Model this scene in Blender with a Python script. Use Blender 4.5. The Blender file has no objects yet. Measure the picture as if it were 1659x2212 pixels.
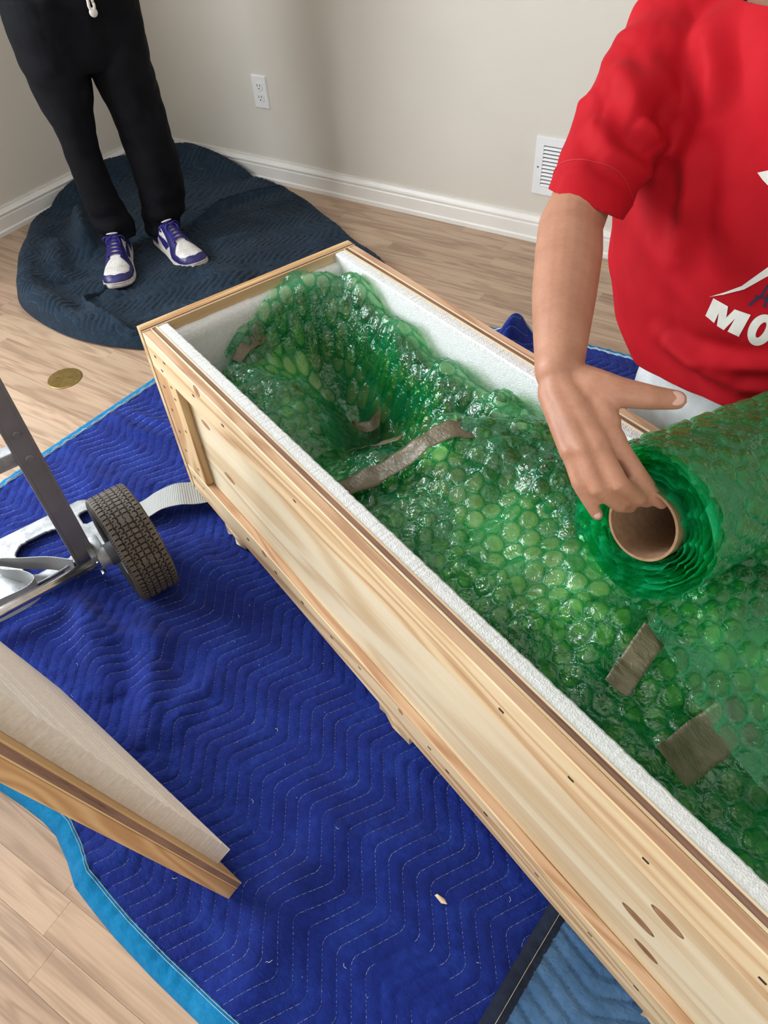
import bpy, bmesh, math, random
import numpy as np
from mathutils import Vector, Matrix
from mathutils.bvhtree import BVHTree

random.seed(7)
RNG = np.random.default_rng(11)
SC = bpy.context.scene
COL = SC.collection

# ------------------------------------------------------------------ camera
cam_data = bpy.data.cameras.new('camera')
cam_data.sensor_fit = 'VERTICAL'
cam_data.sensor_height = 36.0
cam_data.lens = 1547.36 / 2212.0 * 36.0
cam_data.clip_start = 0.02
cam = bpy.data.objects.new('camera', cam_data)
COL.objects.link(cam)
cam.location = (2.6973, -2.3158, 1.2372)
cam.rotation_euler = (0.7437, 0.0487, 0.5480)
SC.camera = cam

# ------------------------------------------------------------------ world, daylight through the side window, added rear fill, exposure
world = bpy.data.worlds.new('daylight')
SC.world = world
world.use_nodes = True
wn = world.node_tree.nodes
wn['Background'].inputs['Color'].default_value = (0.80, 0.90, 1.0, 1)
wn['Background'].inputs['Strength'].default_value = 0.7


def area(name, loc, rot, sx, sy, power, color):
    d = bpy.data.lights.new(name, 'AREA')
    d.shape = 'RECTANGLE'
    d.size = sx
    d.size_y = sy
    d.energy = power
    d.color = color
    o = bpy.data.objects.new(name, d)
    COL.objects.link(o)
    o.location = loc
    o.rotation_euler = rot
    return o


# window in the left wall (x = 0) and an unseen one added behind the camera for fill light
WIN_L = (-3.10, -1.45, 0.65, 2.05)      # y0 y1 z0 z1
WIN_FILL = (2.30, 3.90, 0.85, 2.20)        # x0 x1 z0 z1
RX, RY, RZ = 4.3, -4.5, 2.5             # room extents
area('daylight_side_window', (-0.14, (WIN_L[0]+WIN_L[1])/2, (WIN_L[2]+WIN_L[3])/2), (0, -math.pi/2, 0), 1.40, 1.65, 122, (0.93, 0.97, 1.0))
area('rear_fill_light', ((WIN_FILL[0]+WIN_FILL[1])/2, RY-0.14, (WIN_FILL[2]+WIN_FILL[3])/2), (math.pi/2, 0, 0), 1.6, 1.35, 36, (0.95, 0.98, 1.0))  # lamp in the unseen rear window, added as fill from behind

vs = SC.view_settings
vs.view_transform = 'Standard'
vs.look = 'None'
vs.exposure = 0.12
vs.gamma = 1.0
vs.use_curve_mapping = False
try:
    SC.cycles.transparent_max_bounces = 24
    SC.cycles.max_bounces = 10
    SC.cycles.caustics_reflective = False
    SC.cycles.caustics_refractive = False
except Exception:
    pass

# ------------------------------------------------------------------ helpers: objects


def link(name, me, parent=None):
    o = bpy.data.objects.new(name, me)
    COL.objects.link(o)
    if parent is not None:
        o.parent = parent
    return o


def empty(name, loc=(0, 0, 0), rz=0.0):
    o = bpy.data.objects.new(name, None)
    o.empty_display_size = 0.05
    COL.objects.link(o)
    o.location = loc
    o.rotation_euler = (0, 0, rz)
    return o


def tag(o, label=None, cat=None, group=None, kind=None):
    if label:
        o['label'] = label
    if cat:
        o['category'] = cat
    if group:
        o['group'] = group
    if kind:
        o['kind'] = kind
    return o


def mesh(name, V, F, m=None, parent=None, smooth=False):
    me = bpy.data.meshes.new(name)
    me.from_pydata([tuple(v) for v in V], [], [tuple(f) for f in F])
    me.update()
    if smooth:
        me.shade_smooth()
    if m:
        me.materials.append(m)
    return link(name, me, parent)


def mesh_np(name, V, Q, m=None, parent=None, smooth=True):
    """fast mesh from numpy verts (n,3) and quads / tris (k,4) or (k,3)"""
    V = np.ascontiguousarray(V, dtype=np.float32)
    Q = np.ascontiguousarray(Q, dtype=np.int32)
    k = Q.shape[1]
    me = bpy.data.meshes.new(name)
    me.vertices.add(len(V))
    me.vertices.foreach_set('co', V.ravel())
    me.loops.add(Q.size)
    me.loops.foreach_set('vertex_index', Q.ravel())
    me.polygons.add(len(Q))
    me.polygons.foreach_set('loop_start', np.arange(0, Q.size, k, dtype=np.int32))
    me.polygons.foreach_set('loop_total', np.full(len(Q), k, dtype=np.int32))
    me.update(calc_edges=True)
    me.validate()
    if smooth:
        me.shade_smooth()
    if m:
        me.materials.append(m)
    return link(name, me, parent)


class MB:
    """collects simple shapes; build() links them as ONE mesh object"""

    def __init__(self):
        self.V, self.F = [], []

    def add(self, V, F):
        n = len(self.V)
        self.V += [tuple(v) for v in V]
        self.F += [tuple(i+n for i in f) for f in F]
        return self

    def box(self, x0, x1, y0, y1, z0, z1, b=0.0):
        x0, x1 = min(x0, x1), max(x0, x1)
        y0, y1 = min(y0, y1), max(y0, y1)
        z0, z1 = min(z0, z1), max(z0, z1)
        if b <= 0:
            V = [(x, y, z) for z in (z0, z1) for y in (y0, y1) for x in (x0, x1)]
            F = [(0, 2, 3, 1), (4, 5, 7, 6), (0, 1, 5, 4), (2, 6, 7, 3), (0, 4, 6, 2), (1, 3, 7, 5)]
            return self.add(V, F)
        bm = bmesh.new()
        bmesh.ops.create_cube(bm, size=1.0)
        for v in bm.verts:
            v.co = ((x0+x1)/2+v.co.x*(x1-x0), (y0+y1)/2+v.co.y*(y1-y0), (z0+z1)/2+v.co.z*(z1-z0))
        bmesh.ops.bevel(bm, geom=bm.edges[:], offset=b, segments=2, affect='EDGES', profile=0.6)
        bm.verts.index_update()
        self.add([v.co[:] for v in bm.verts], [[v.index for v in f.verts] for f in bm.faces])
        bm.free()
        return self

    def rings(self, R, closed=True, caps=True):
        """R: list of rings (lists of points)"""
        n = len(R[0])
        V = [p for r in R for p in r]
        F = []
        for i in range(len(R)-1):
            for j in range(n if closed else n-1):
                k = (j+1) % n
                F.append((i*n+j, i*n+k, (i+1)*n+k, (i+1)*n+j))
        if caps and closed:
            F.append(tuple(reversed(range(n))))
            F.append(tuple(range((len(R)-1)*n, len(R)*n)))
        return self.add(V, F)

    def tube(self, P, r, n=8, caps=True):
        P = [Vector(p) for p in P]
        rr = r if isinstance(r, (list, tuple)) else [r]*len(P)
        R = []
        up = None
        for i, p in enumerate(P):
            t = (P[min(i+1, len(P)-1)]-P[max(i-1, 0)])
            if t.length < 1e-9:
                t = Vector((0, 0, 1))
            t.normalize()
            if up is None:
                a = Vector((0, 0, 1)) if abs(t.z) < 0.9 else Vector((1, 0, 0))
                up = (a-t*a.dot(t)).normalized()
            else:
                up = (up-t*up.dot(t))
                up.normalize()
            s = t.cross(up)
            R.append([p+(up*math.cos(2*math.pi*k/n)+s*math.sin(2*math.pi*k/n))*rr[i] for k in range(n)])
        return self.rings(R, True, caps)

    def cyl(self, a, b, r, n=16, r2=None):
        return self.tube([a, b], [r, r if r2 is None else r2], n)

    def ribbon(self, P, W, th=0.0):
        """P centre points, W half-width vectors; th thickness along the normal"""
        P = [Vector(p) for p in P]
        W = [Vector(w) for w in W]
        R = []
        for i, p in enumerate(P):
            t = (P[min(i+1, len(P)-1)]-P[max(i-1, 0)]).normalized()
            nn = t.cross(W[i]).normalized()*th
            R.append([p-W[i]-nn, p+W[i]-nn, p+W[i]+nn, p-W[i]+nn])
        return self.rings(R)

    def build(self, name, m=None, parent=None, smooth=False):
        return mesh(name, self.V, self.F, m, parent, smooth)


def smooth_by_angle(o, deg=35):
    me = o.data
    me.shade_smooth()
    try:
        me.set_sharp_from_angle(angle=math.radians(deg))
    except Exception:
        pass
    return o


def evaluated(o):
    """apply all modifiers of o"""
    dg = bpy.context.evaluated_depsgraph_get()
    me = bpy.data.meshes.new_from_object(o.evaluated_get(dg))
    old = o.data
    o.modifiers.clear()
    o.data = me
    if old.users == 0:
        bpy.data.meshes.remove(old)
    return o


def remesh(o, voxel, smooth_iter=6, fac=0.5):
    m = o.modifiers.new('r', 'REMESH')
    m.mode = 'VOXEL'
    m.voxel_size = voxel
    m.use_smooth_shade = True
    if smooth_iter:
        s = o.modifiers.new('s', 'SMOOTH')
        s.iterations = smooth_iter
        s.factor = fac
    mats = [x for x in o.data.materials]
    name = o.data.name
    evaluated(o)
    o.data.materials.clear()
    for x in mats:
        o.data.materials.append(x)
    o.data.name = name
    o.data.shade_smooth()
    return o


# ------------------------------------------------------------------ helpers: noise
_G = RNG.random((64, 64, 4)).astype(np.float32)


def vnoise(x, y, ch=0):
    x = np.asarray(x, dtype=np.float64)
    y = np.asarray(y, dtype=np.float64)
    xi = np.floor(x).astype(int)
    yi = np.floor(y).astype(int)
    fx = x-xi
    fy = y-yi
    fx = fx*fx*(3-2*fx)
    fy = fy*fy*(3-2*fy)
    g = _G[:, :, ch]
    a = g[xi % 64, yi % 64]
    b = g[(xi+1) % 64, yi % 64]
    c = g[xi % 64, (yi+1) % 64]
    d = g[(xi+1) % 64, (yi+1) % 64]
    return (a*(1-fx)+b*fx)*(1-fy)+(c*(1-fx)+d*fx)*fy-0.5


def fbm(x, y, octv=3, ch=0):
    s = 0
    a = 1.0
    for i in range(octv):
        s = s+a*vnoise(np.asarray(x)*2**i+i*7.3, np.asarray(y)*2**i+i*3.1, ch)
        a *= 0.5
    return s


# ------------------------------------------------------------------ helpers: materials
class MT:
    def __init__(self, name):
        self.m = bpy.data.materials.new(name)
        self.m.use_nodes = True
        self.t = self.m.node_tree
        self.t.nodes.clear()
        self.out = self.t.nodes.new('ShaderNodeOutputMaterial')

    def n(self, typ, ins=None, **props):
        nd = self.t.nodes.new('ShaderNode'+typ)
        for k, v in props.items():
            setattr(nd, k, v)
        for k, v in (ins or {}).items():
            s = nd.inputs[k]
            if isinstance(v, bpy.types.NodeSocket):
                self.t.links.new(v, s)
            elif isinstance(v, bpy.types.Node):
                self.t.links.new(v.outputs[0], s)
            elif v is not None:
                if isinstance(v, (tuple, list)) and len(v) == 3 and s.type == 'RGBA':
                    v = (*v, 1)
                s.default_value = v
        return nd

    def math(self, op, a, b=None, clamp=False):
        ins = {0: a}
        if b is not None:
            ins[1] = b
        return self.n('Math', ins, operation=op, use_clamp=clamp).outputs[0]

    def vmath(self, op, a, b):
        return self.n('VectorMath', {0: a, 1: b}, operation=op).outputs[0]

    def ramp(self, fac, stops, interp='LINEAR'):
        nd = self.n('ValToRGB', {0: fac})
        cr = nd.color_ramp
        cr.interpolation = interp
        while len(cr.elements) > 1:
            cr.elements.remove(cr.elements[-1])
        cr.elements[0].position = stops[0][0]
        cr.elements[0].color = (*stops[0][1], 1)
        for p, c in stops[1:]:
            e = cr.elements.new(p)
            e.color = (*c, 1)
        return nd.outputs[0]

    def mix(self, fac, a, b, blend='MIX'):
        nd = self.t.nodes.new('ShaderNodeMix')
        nd.data_type = 'RGBA'
        nd.blend_type = blend
        for s, v in ((nd.inputs[0], fac), (nd.inputs[6], a), (nd.inputs[7], b)):
            if isinstance(v, bpy.types.NodeSocket):
                self.t.links.new(v, s)
            else:
                s.default_value = (*v, 1) if isinstance(v, (tuple, list)) else v
        return nd.outputs[2]

    def noise(self, vec, scale, detail=3.0, rough=0.5, dist=0.0, out=0):
        return self.n('TexNoise', {'Vector': vec, 'Scale': scale, 'Detail': detail, 'Roughness': rough, 'Distortion': dist}).outputs[out]

    def bump(self, h, strength=0.3, dist=0.01):
        return self.n('Bump', {'Height': h, 'Strength': strength, 'Distance': dist}).outputs[0]

    def pbsdf(self, **k):
        ins = {}
        for a, b in k.items():
            ins[a.replace('_', ' ')] = b
        return self.n('BsdfPrincipled', ins)

    def done(self, sh):
        self.t.links.new(sh.outputs[0] if isinstance(sh, bpy.types.Node) else sh, self.out.inputs[0])
        return self.m

    def coord(self, kind='Object'):
        return self.n('TexCoord').outputs[kind]

    def pos(self):
        return self.n('NewGeometry').outputs['Position']

    def rand(self):
        return self.n('ObjectInfo').outputs['Random']

    def scaled(self, vec, s):
        return self.vmath('MULTIPLY', vec, s)


def plain(name, col, rough=0.6, metal=0.0, spec=0.5, var=0.06, vs_=30, bump=0.0, bs=200, sheen=0.0):
    t = MT(name)
    c = t.coord()
    nz = t.noise(c, vs_, 3)
    dark = tuple(x*(1-var*2) for x in col)
    lite = tuple(min(1, x*(1+var*2)) for x in col)
    colr = t.ramp(nz, [(0.3, dark), (0.7, lite)])
    k = dict(Base_Color=colr, Roughness=rough, Metallic=metal)
    if bump:
        k['Normal'] = t.bump(t.noise(c, bs, 2), bump, 0.002)
    b = t.pbsdf(**k)
    b.inputs['Specular IOR Level'].default_value = spec
    if sheen:
        b.inputs['Sheen Weight'].default_value = sheen
    return t.done(b)


def wood(name, axis, pale, mid, dark, dens=26.0, rough=0.55, knots=(), world=False, amt=1.0, streak=0.5, wob=1.0):
    """procedural timber; grain runs along axis ('x','y' or 'z')"""
    t = MT(name)
    v = t.pos() if world else t.coord()
    r = t.rand()
    off = t.n('CombineXYZ', {0: t.math('MULTIPLY', r, 13.7), 1: t.math('MULTIPLY', r, 7.1), 2: t.math('MULTIPLY', r, 3.3)}).outputs[0]
    v2 = t.vmath('ADD', v, off)
    ia = 'xyz'.index(axis)
    s1 = [5.0, 5.0, 5.0]
    s1[ia] = 0.55
    s2 = [170.0, 170.0, 170.0]
    s2[ia] = 3.0
    s3 = [14.0, 14.0, 14.0]
    s3[ia] = 0.9
    n0 = t.noise(t.scaled(v2, tuple(s1)), 1.6*wob, 2.0, 0.5, 0.35)
    ring = t.math('ABSOLUTE', t.math('SINE', t.math('MULTIPLY', n0, dens)))
    ring = t.math('POWER', ring, 2.2)
    fine = t.noise(t.scaled(v2, tuple(s2)), 1.0, 3.0, 0.6)
    broad = t.noise(t.scaled(v2, tuple(s3)), 1.0, 3.0, 0.55)
    f = t.math('ADD', t.math('MULTIPLY', ring, 0.42*amt), t.math('ADD', t.math('MULTIPLY', fine, 0.38), t.math('MULTIPLY', broad, streak)))
    col = t.ramp(f, [(0.28, pale), (0.62, mid), (1.0, dark)])
    for (kx, ky, rx, ry, kc) in knots:        # kx along the grain, ky across (object space)
        sep = t.n('SeparateXYZ', {0: v}).outputs
        a = sep[ia]
        b = sep[2] if ia != 2 else sep[0]
        da = t.math('DIVIDE', t.math('SUBTRACT', a, kx), rx)
        db = t.math('DIVIDE', t.math('SUBTRACT', b, ky), ry)
        d = t.math('SQRT', t.math('ADD', t.math('MULTIPLY', da, da), t.math('MULTIPLY', db, db)))
        d = t.math('ADD', d, t.math('MULTIPLY', t.math('SUBTRACT', broad, 0.5), 0.5))
        mk = t.ramp(d, [(0.0, (1, 1, 1)), (0.8, (0.9, 0.9, 0.9)), (0.95, (1, 1, 1)), (1.12, (0.0, 0.0, 0.0))])
        kcol = t.ramp(d, [(0.0, tuple(x*0.75 for x in kc)), (0.75, kc), (0.97, tuple(x*0.35 for x in kc))])
        col = t.mix(mk, col, kcol)
    nrm = t.bump(f, 0.12, 0.002)
    b = t.pbsdf(Base_Color=col, Roughness=rough, Normal=nrm)
    b.inputs['Specular IOR Level'].default_value = 0.3
    return t.done(b)

# ================================================================== THE ROOM
t = MT('wall_paint')
c = t.pos()
pt = t.bump(t.noise(c, 260, 3, 0.6), 0.10, 0.002)
M_WALL = t.done(t.pbsdf(Base_Color=t.ramp(t.noise(c, 2.2, 2), [(0.3, (0.66, 0.625, 0.56)), (0.7, (0.69, 0.655, 0.59))]), Roughness=0.72, Normal=pt))
M_CEIL = plain('ceiling_paint', (0.82, 0.81, 0.79), 0.85, var=0.01)
M_TRIM = plain('white_trim_gloss', (0.80, 0.79, 0.76), 0.35, var=0.015, vs_=8)
M_WHITE = plain('white_plastic', (0.80, 0.81, 0.81), 0.35, var=0.01)
M_DARKHOLE = plain('dark_slot', (0.012, 0.012, 0.012), 0.8, var=0.0)
M_BRASS = plain('brushed_brass', (0.36, 0.255, 0.085), 0.38, 0.9, var=0.08, vs_=60)
M_STEEL = plain('bright_steel', (0.62, 0.62, 0.62), 0.22, 1.0, var=0.08, vs_=40)

# floor boards: washed oak, colour and figure differ from board to board
t = MT('washed_oak_boards')
v = t.pos()
r = t.rand()
off = t.n('CombineXYZ', {0: t.math('MULTIPLY', r, 37.0), 1: t.math('MULTIPLY', r, 19.0), 2: 0.0}).outputs[0]
v2 = t.vmath('ADD', v, off)
n0 = t.noise(t.scaled(v2, (1.1, 10.0, 1.0)), 1.5, 3, 0.55, 0.6)
ring = t.math('POWER', t.math('ABSOLUTE', t.math('SINE', t.math('MULTIPLY', n0, 17.0))), 3.0)
fine = t.noise(t.scaled(v2, (5.0, 210.0, 1.0)), 1.0, 4, 0.65)
cloud = t.noise(t.scaled(v2, (2.5, 9.0, 1.0)), 1.0, 3)
f = t.math('ADD', t.math('MULTIPLY', ring, 0.24), t.math('ADD', t.math('MULTIPLY', fine, 0.46), t.math('MULTIPLY', cloud, 0.36)))
base = t.ramp(f, [(0.28, (0.520, 0.395, 0.295)), (0.56, (0.400, 0.288, 0.206)), (0.88, (0.215, 0.145, 0.098))])
tint = t.ramp(r, [(0.0, (0.86, 0.80, 0.76)), (0.3, (1.0, 0.97, 0.93)), (0.55, (1.07, 1.05, 1.0)), (0.75, (0.98, 0.90, 0.86)), (1.0, (1.12, 1.10, 1.05))])
col = t.mix(1.0, base, tint, 'MULTIPLY')
b = t.pbsdf(Base_Color=col, Roughness=0.40, Normal=t.bump(fine, 0.08, 0.001))
b.inputs['Specular IOR Level'].default_value = 0.45
M_OAK = t.done(b)
M_SUB = plain('brown_subfloor', (0.16, 0.105, 0.07), 0.8, var=0.1)  # slab colour, showing in the joints between boards

floor = MB().box(-0.12, RX+0.12, RY-0.12, 0.12, -0.08, -0.006).build('floor', M_SUB)
tag(floor, 'washed oak strip floor', None, kind='structure')
unit = bpy.data.meshes.new('plank')
mbx = MB().box(0, 1, -1, 0, -0.006, 0.0)
unit.from_pydata(mbx.V, [], mbx.F)
unit.materials.append(M_OAK)
PW = 0.057
rest = MB()
cnt = 0
rr = random.Random(5)
row = 0
y = 0.0
while y > RY:
    x = -rr.random()*0.6
    while x < RX:
        L = rr.choice([0.45, 0.6, 0.75, 0.9, 1.1])+rr.random()*0.12
        x0, x1 = max(x, 0.0), min(x+L, RX)
        if x1-x0 > 0.02:
            near = y > -2.62 and x0 < 3.5
            if near and cnt < 300:
                o = link('plank', unit, floor)
                o.location = (x0, y, 0)
                o.scale = (x1-x0-0.0004, PW-0.0004, 1)
                cnt += 1
            else:
                rest.box(x0, x1-0.0004, y-PW+0.0004, y, -0.006, 0)
        x += L
    y -= PW
rest_o = rest.build('plank', M_OAK, floor)
tag(rest_o, kind='stuff')

wb = MB().box(-0.12, RX+0.12, 0, 0.12, 0, RZ).build('wall_back', M_WALL)
tag(wb, 'cream painted wall with outlet and vent', None, kind='structure')
y0, y1, z0, z1 = WIN_L
wl = MB().box(-0.12, 0, RY, y0, 0, RZ).box(-0.12, 0, y1, 0, 0, RZ).box(-0.12, 0, y0, y1, 0, z0).box(-0.12, 0, y0, y1, z1, RZ).build('wall_left', M_WALL)
tag(wl, 'cream painted side wall behind the standing person', None, kind='structure')
x0, x1, z0, z1 = WIN_FILL
wr = MB().box(-0.12, x0, RY-0.12, RY, 0, RZ).box(x1, RX+0.12, RY-0.12, RY, 0, RZ).box(x0, x1, RY-0.12, RY, 0, z0).box(x0, x1, RY-0.12, RY, z1, RZ).build('wall_rear', M_WALL)
tag(wr, 'cream wall behind the camera with an added fill window', None, kind='structure')
wq = MB().box(RX, RX+0.12, RY, 0, 0, RZ).build('wall_right', M_WALL)
tag(wq, 'cream wall on the right', None, kind='structure')
ce = MB().box(-0.12, RX+0.12, RY-0.12, 0.12, RZ, RZ+0.1).build('ceiling', M_CEIL)
tag(ce, 'white ceiling', None, kind='structure')


def window(name, a0, a1, z0, z1, side):
    w = empty(name)
    tag(w, 'unseen white framed window letting in daylight', None, kind='structure')
    m = MB()
    e = 0.05

    def bar(p0, p1, q0, q1):
        if side:
            m.box(-0.09, -0.04, p0, p1, q0, q1)
        else:
            m.box(p0, p1, RY-0.09, RY-0.04, q0, q1)
    bar(a0, a0+e, z0, z1)
    bar(a1-e, a1, z0, z1)
    bar(a0, a1, z0, z0+e)
    bar(a0, a1, z1-e, z1)
    bar((a0+a1)/2-e/2, (a0+a1)/2+e/2, z0, z1)
    bar(a0, a1, (z0+z1)/2-e/3, (z0+z1)/2+e/3)
    m.build('window_frame', M_TRIM, w)


window('window_1', *WIN_L, True)
window('fill_window', *WIN_FILL, False)  # unseen rear window, put in for fill light

# baseboards: moulded profile
PROF = [(0.0, 0.0), (0.019, 0.0), (0.019, 0.014), (0.0165, 0.0175), (0.0145, 0.019), (0.0145, 0.058), (0.0125, 0.0625), (0.0125, 0.0665), (0.0150, 0.0685), (0.0150, 0.0725),
        (0.0115, 0.0765), (0.0075, 0.0835), (0.0060, 0.0875), (0.0060, 0.0916), (0.0, 0.0916)]


def baseboard(name, a, b, inward, label):
    a, b, i = Vector((*a, 0)), Vector((*b, 0)), Vector((*inward, 0))
    R = [[p+i*d+Vector((0, 0, z)) for d, z in PROF] for p in (a, b)]
    o = MB().rings(R).build(name, M_TRIM)
    tag(o, label, None, kind='structure')


baseboard('baseboard_back', (0, 0), (RX, 0), (0, -1), 'white moulded baseboard under the outlet wall')
baseboard('baseboard_left', (0, 0), (0, RY), (1, 0), 'white moulded baseboard behind the standing person')
baseboard('baseboard_rear', (0, RY), (RX, RY), (0, 1), 'white baseboard behind the camera')
baseboard('baseboard_right', (RX, 0), (RX, RY), (-1, 0), 'white baseboard on the right wall')

# ------------------------------------------------------------------ wall outlet
OX, OZ = 0.6824, 0.3363
out = empty('wall_outlet', (OX, 0, OZ))
tag(out, 'white duplex power outlet on the cream wall above the baseboard', 'outlet')


def rrect(w, h, r, n=5):
    P = []
    for cx, cz, a0 in ((w-r, h-r, 0), (-w+r, h-r, 90), (-w+r, -h+r, 180), (w-r, -h+r, 270)):
        for k in range(n+1):
            a = math.radians(a0+90*k/n)
            P.append((cx+r*math.cos(a), cz+r*math.sin(a)))
    return P


def plate_xz(w, h, r, y0, y1, bev):
    A = rrect(w, h, r)
    B = rrect(w-bev, h-bev, max(r-bev*0.5, 0.0005))
    R = [[(x, y0, z) for x, z in A], [(x, y1+bev, z) for x, z in A], [(x, y1, z) for x, z in B]]
    return R


MB().rings(plate_xz(0.035, 0.0572, 0.003, 0, -0.0065, 0.0035)).build('cover_plate', M_WHITE, out)
for s in (1, -1):
    rc = MB().rings([[(x, -0.006, z+s*0.0195) for x, z in rrect(0.0165, 0.0140, 0.010)], [(x, -0.0092, z+s*0.0195) for x, z in rrect(0.0160, 0.0135, 0.010)]]).build('receptacle', M_WHITE, out)
    for dx in (-0.0063, 0.0063):
        MB().box(dx-0.0013, dx+0.0013, -0.0095, -0.0091, s*0.0195+0.0005, s*0.0195+0.0085).build('slot', M_DARKHOLE, rc)
    MB().cyl((0, -0.0091, s*0.0195-0.0065), (0, -0.0095, s*0.0195-0.0065), 0.0026, 12).build('ground_hole', M_DARKHOLE, rc)
sc = MB().cyl((0, -0.006, 0), (0, -0.0082, 0), 0.0030, 14, 0.0026).build('screw', M_WHITE, out)

# ------------------------------------------------------------------ wall vent
VX0, VX1, VZ0, VZ1 = 1.8103, 2.125, 0.1629, 0.3447
vent = empty('wall_vent', ((VX0+VX1)/2, 0, VZ0))
tag(vent, 'white louvred metal air vent low on the cream wall', 'vent')
M_VENT = plain('white_vent_enamel', (0.82, 0.84, 0.86), 0.35, var=0.01)
w, h = (VX1-VX0)/2, VZ1-VZ0
m = MB()
fr = 0.027
zt = 0.0265
m.box(-w, -w+fr, -0.006, 0.0, 0, h, 0.0015).box(w-fr, w, -0.006, 0.0, 0, h, 0.0015)
m.box(-w+fr-0.002, w-fr+0.002, -0.006, 0.0, 0, zt, 0.0012).box(-w+fr-0.002, w-fr+0.002, -0.006, 0.0, h-zt, h, 0.0012)
m.build('frame', M_VENT, vent)
MB().box(-w+fr, w-fr, -0.0006, -0.0002, zt, h-zt).build('dark_duct', M_DARKHOLE, vent)
NS = 11
pitch = (h-2*zt)/NS
for k in range(NS):
    zc = zt+pitch*(k+0.5)
    R = []
    for xx in (-w+fr, w-fr):
        R.append([(xx, -0.0010, zc+pitch*0.20), (xx, -0.0040, zc+pitch*0.05), (xx, -0.0062, zc-pitch*0.30), (xx, -0.0055, zc-pitch*0.46), (xx, -0.0036, zc-pitch*0.20), (xx, -0.0008, zc+pitch*0.05)])
    MB().rings(R).build('louvre', M_VENT, vent)
MB().cyl((-w+0.0135, -0.006, h*0.48), (-w+0.0135, -0.0075, h*0.48), 0.0026, 10).build('screw', plain('vent_screw', (0.10, 0.10, 0.10), 0.5), vent)

# ------------------------------------------------------------------ brass floor outlet cover
fo = empty('floor_outlet_cover', (0.951, -1.373, 0.0), math.radians(32))
tag(fo, 'round brass cover plate set in the oak floor left of the crate', 'cover plate')
R = []
for zz, rad in ((0.0, 0.0495), (0.0018, 0.0495), (0.0030, 0.0480)):
    R.append([(rad*math.cos(2*math.pi*k/40), rad*math.sin(2*math.pi*k/40), zz) for k in range(40)])
MB().rings(R).build('plate', M_BRASS, fo)
M_BRASSD = plain('dull_brass', (0.26, 0.175, 0.06), 0.5, 0.85, var=0.08)
for sx in (-0.019, 0.019):
    pl = MB().rings([[(sx+0.0155*math.cos(2*math.pi*k/28), 0.0155*math.sin(2*math.pi*k/28), zz) for k in range(28)] for zz in (0.0029, 0.0034)]).build('flap_plug', M_BRASSD, fo)
    MB().box(sx-0.0075, sx+0.0075, -0.0008, 0.0008, 0.0034, 0.0037).build('slot', M_DARKHOLE, pl)
for a in (20, 160, 200, 340):
    aa = math.radians(a)
    MB().cyl((0.0425*math.cos(aa), 0.0425*math.sin(aa), 0.0028), (0.0425*math.cos(aa), 0.0425*math.sin(aa), 0.0037), 0.0024, 10).build('screw', M_STEEL, fo)

# ================================================================== THE CRATE  (local frame: x along, y across, z up)
CR_ROT = -0.3643
CR_O = (1.6188, -1.5506, 0.0)
CL = 1.62          # length
CW = 0.511         # width
ZT = 0.4766        # top
ZB = 0.0446        # bottom of the cleats
UQ = Vector((math.cos(CR_ROT), math.sin(CR_ROT), 0))
VQ = Vector((-math.sin(CR_ROT), math.cos(CR_ROT), 0))


def G(u, v, z):
    return Vector(CR_O)+UQ*u+VQ*v+Vector((0, 0, z))


PALE = (0.78, 0.60, 0.36)
KN = (0.30, 0.135, 0.055)
M_CLEAT = wood('pine_cleat_along', 'x', (0.86, 0.715, 0.49), (0.79, 0.60, 0.36), (0.52, 0.29, 0.14), 30, amt=0.95,
               knots=[(0.245, 0.462, 0.012, 0.012, (0.42, 0.20, 0.09)), (0.36, 0.112, 0.010, 0.009, (0.45, 0.22, 0.10)), (0.81, 0.112, 0.007, 0.007, (0.45, 0.22, 0.10))])
M_EDGE = wood('pine_cleat_top_edge', 'x', (0.72, 0.50, 0.33), (0.60, 0.38, 0.235), (0.40, 0.215, 0.12), 34, amt=0.9, wob=1.6)
M_CLEATV = wood('pine_cleat_upright', 'z', (0.80, 0.625, 0.375), (0.72, 0.50, 0.26), (0.46, 0.24, 0.10), 22)
M_CLEATY = wood('pine_cleat_across', 'y', (0.80, 0.625, 0.375), (0.70, 0.475, 0.235), (0.42, 0.205, 0.085), 26)
M_PLYX = wood('pine_ply_face_along', 'x', (0.87, 0.79, 0.60), (0.81, 0.685, 0.475), (0.66, 0.48, 0.28), 15, streak=0.60,
              knots=[(0.185, 0.335, 0.020, 0.008, (0.45, 0.24, 0.12)), (0.235, 0.225, 0.022, 0.008, (0.40, 0.21, 0.10)), (1.262, 0.235, 0.026, 0.010, (0.33, 0.16, 0.07)), (1.285, 0.305, 0.024, 0.010, (0.38, 0.19, 0.08)), (1.290, 0.175, 0.018, 0.008, (0.28, 0.12, 0.05))])
M_PLYY = wood('pine_ply_face_across', 'y', (0.80, 0.665, 0.43), (0.72, 0.535, 0.31), (0.60, 0.40, 0.20), 14)
M_SPLINT = wood('rough_sawn_skid', 'y', (0.80, 0.68, 0.47), (0.66, 0.50, 0.31), (0.45, 0.30, 0.17), 20)


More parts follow.
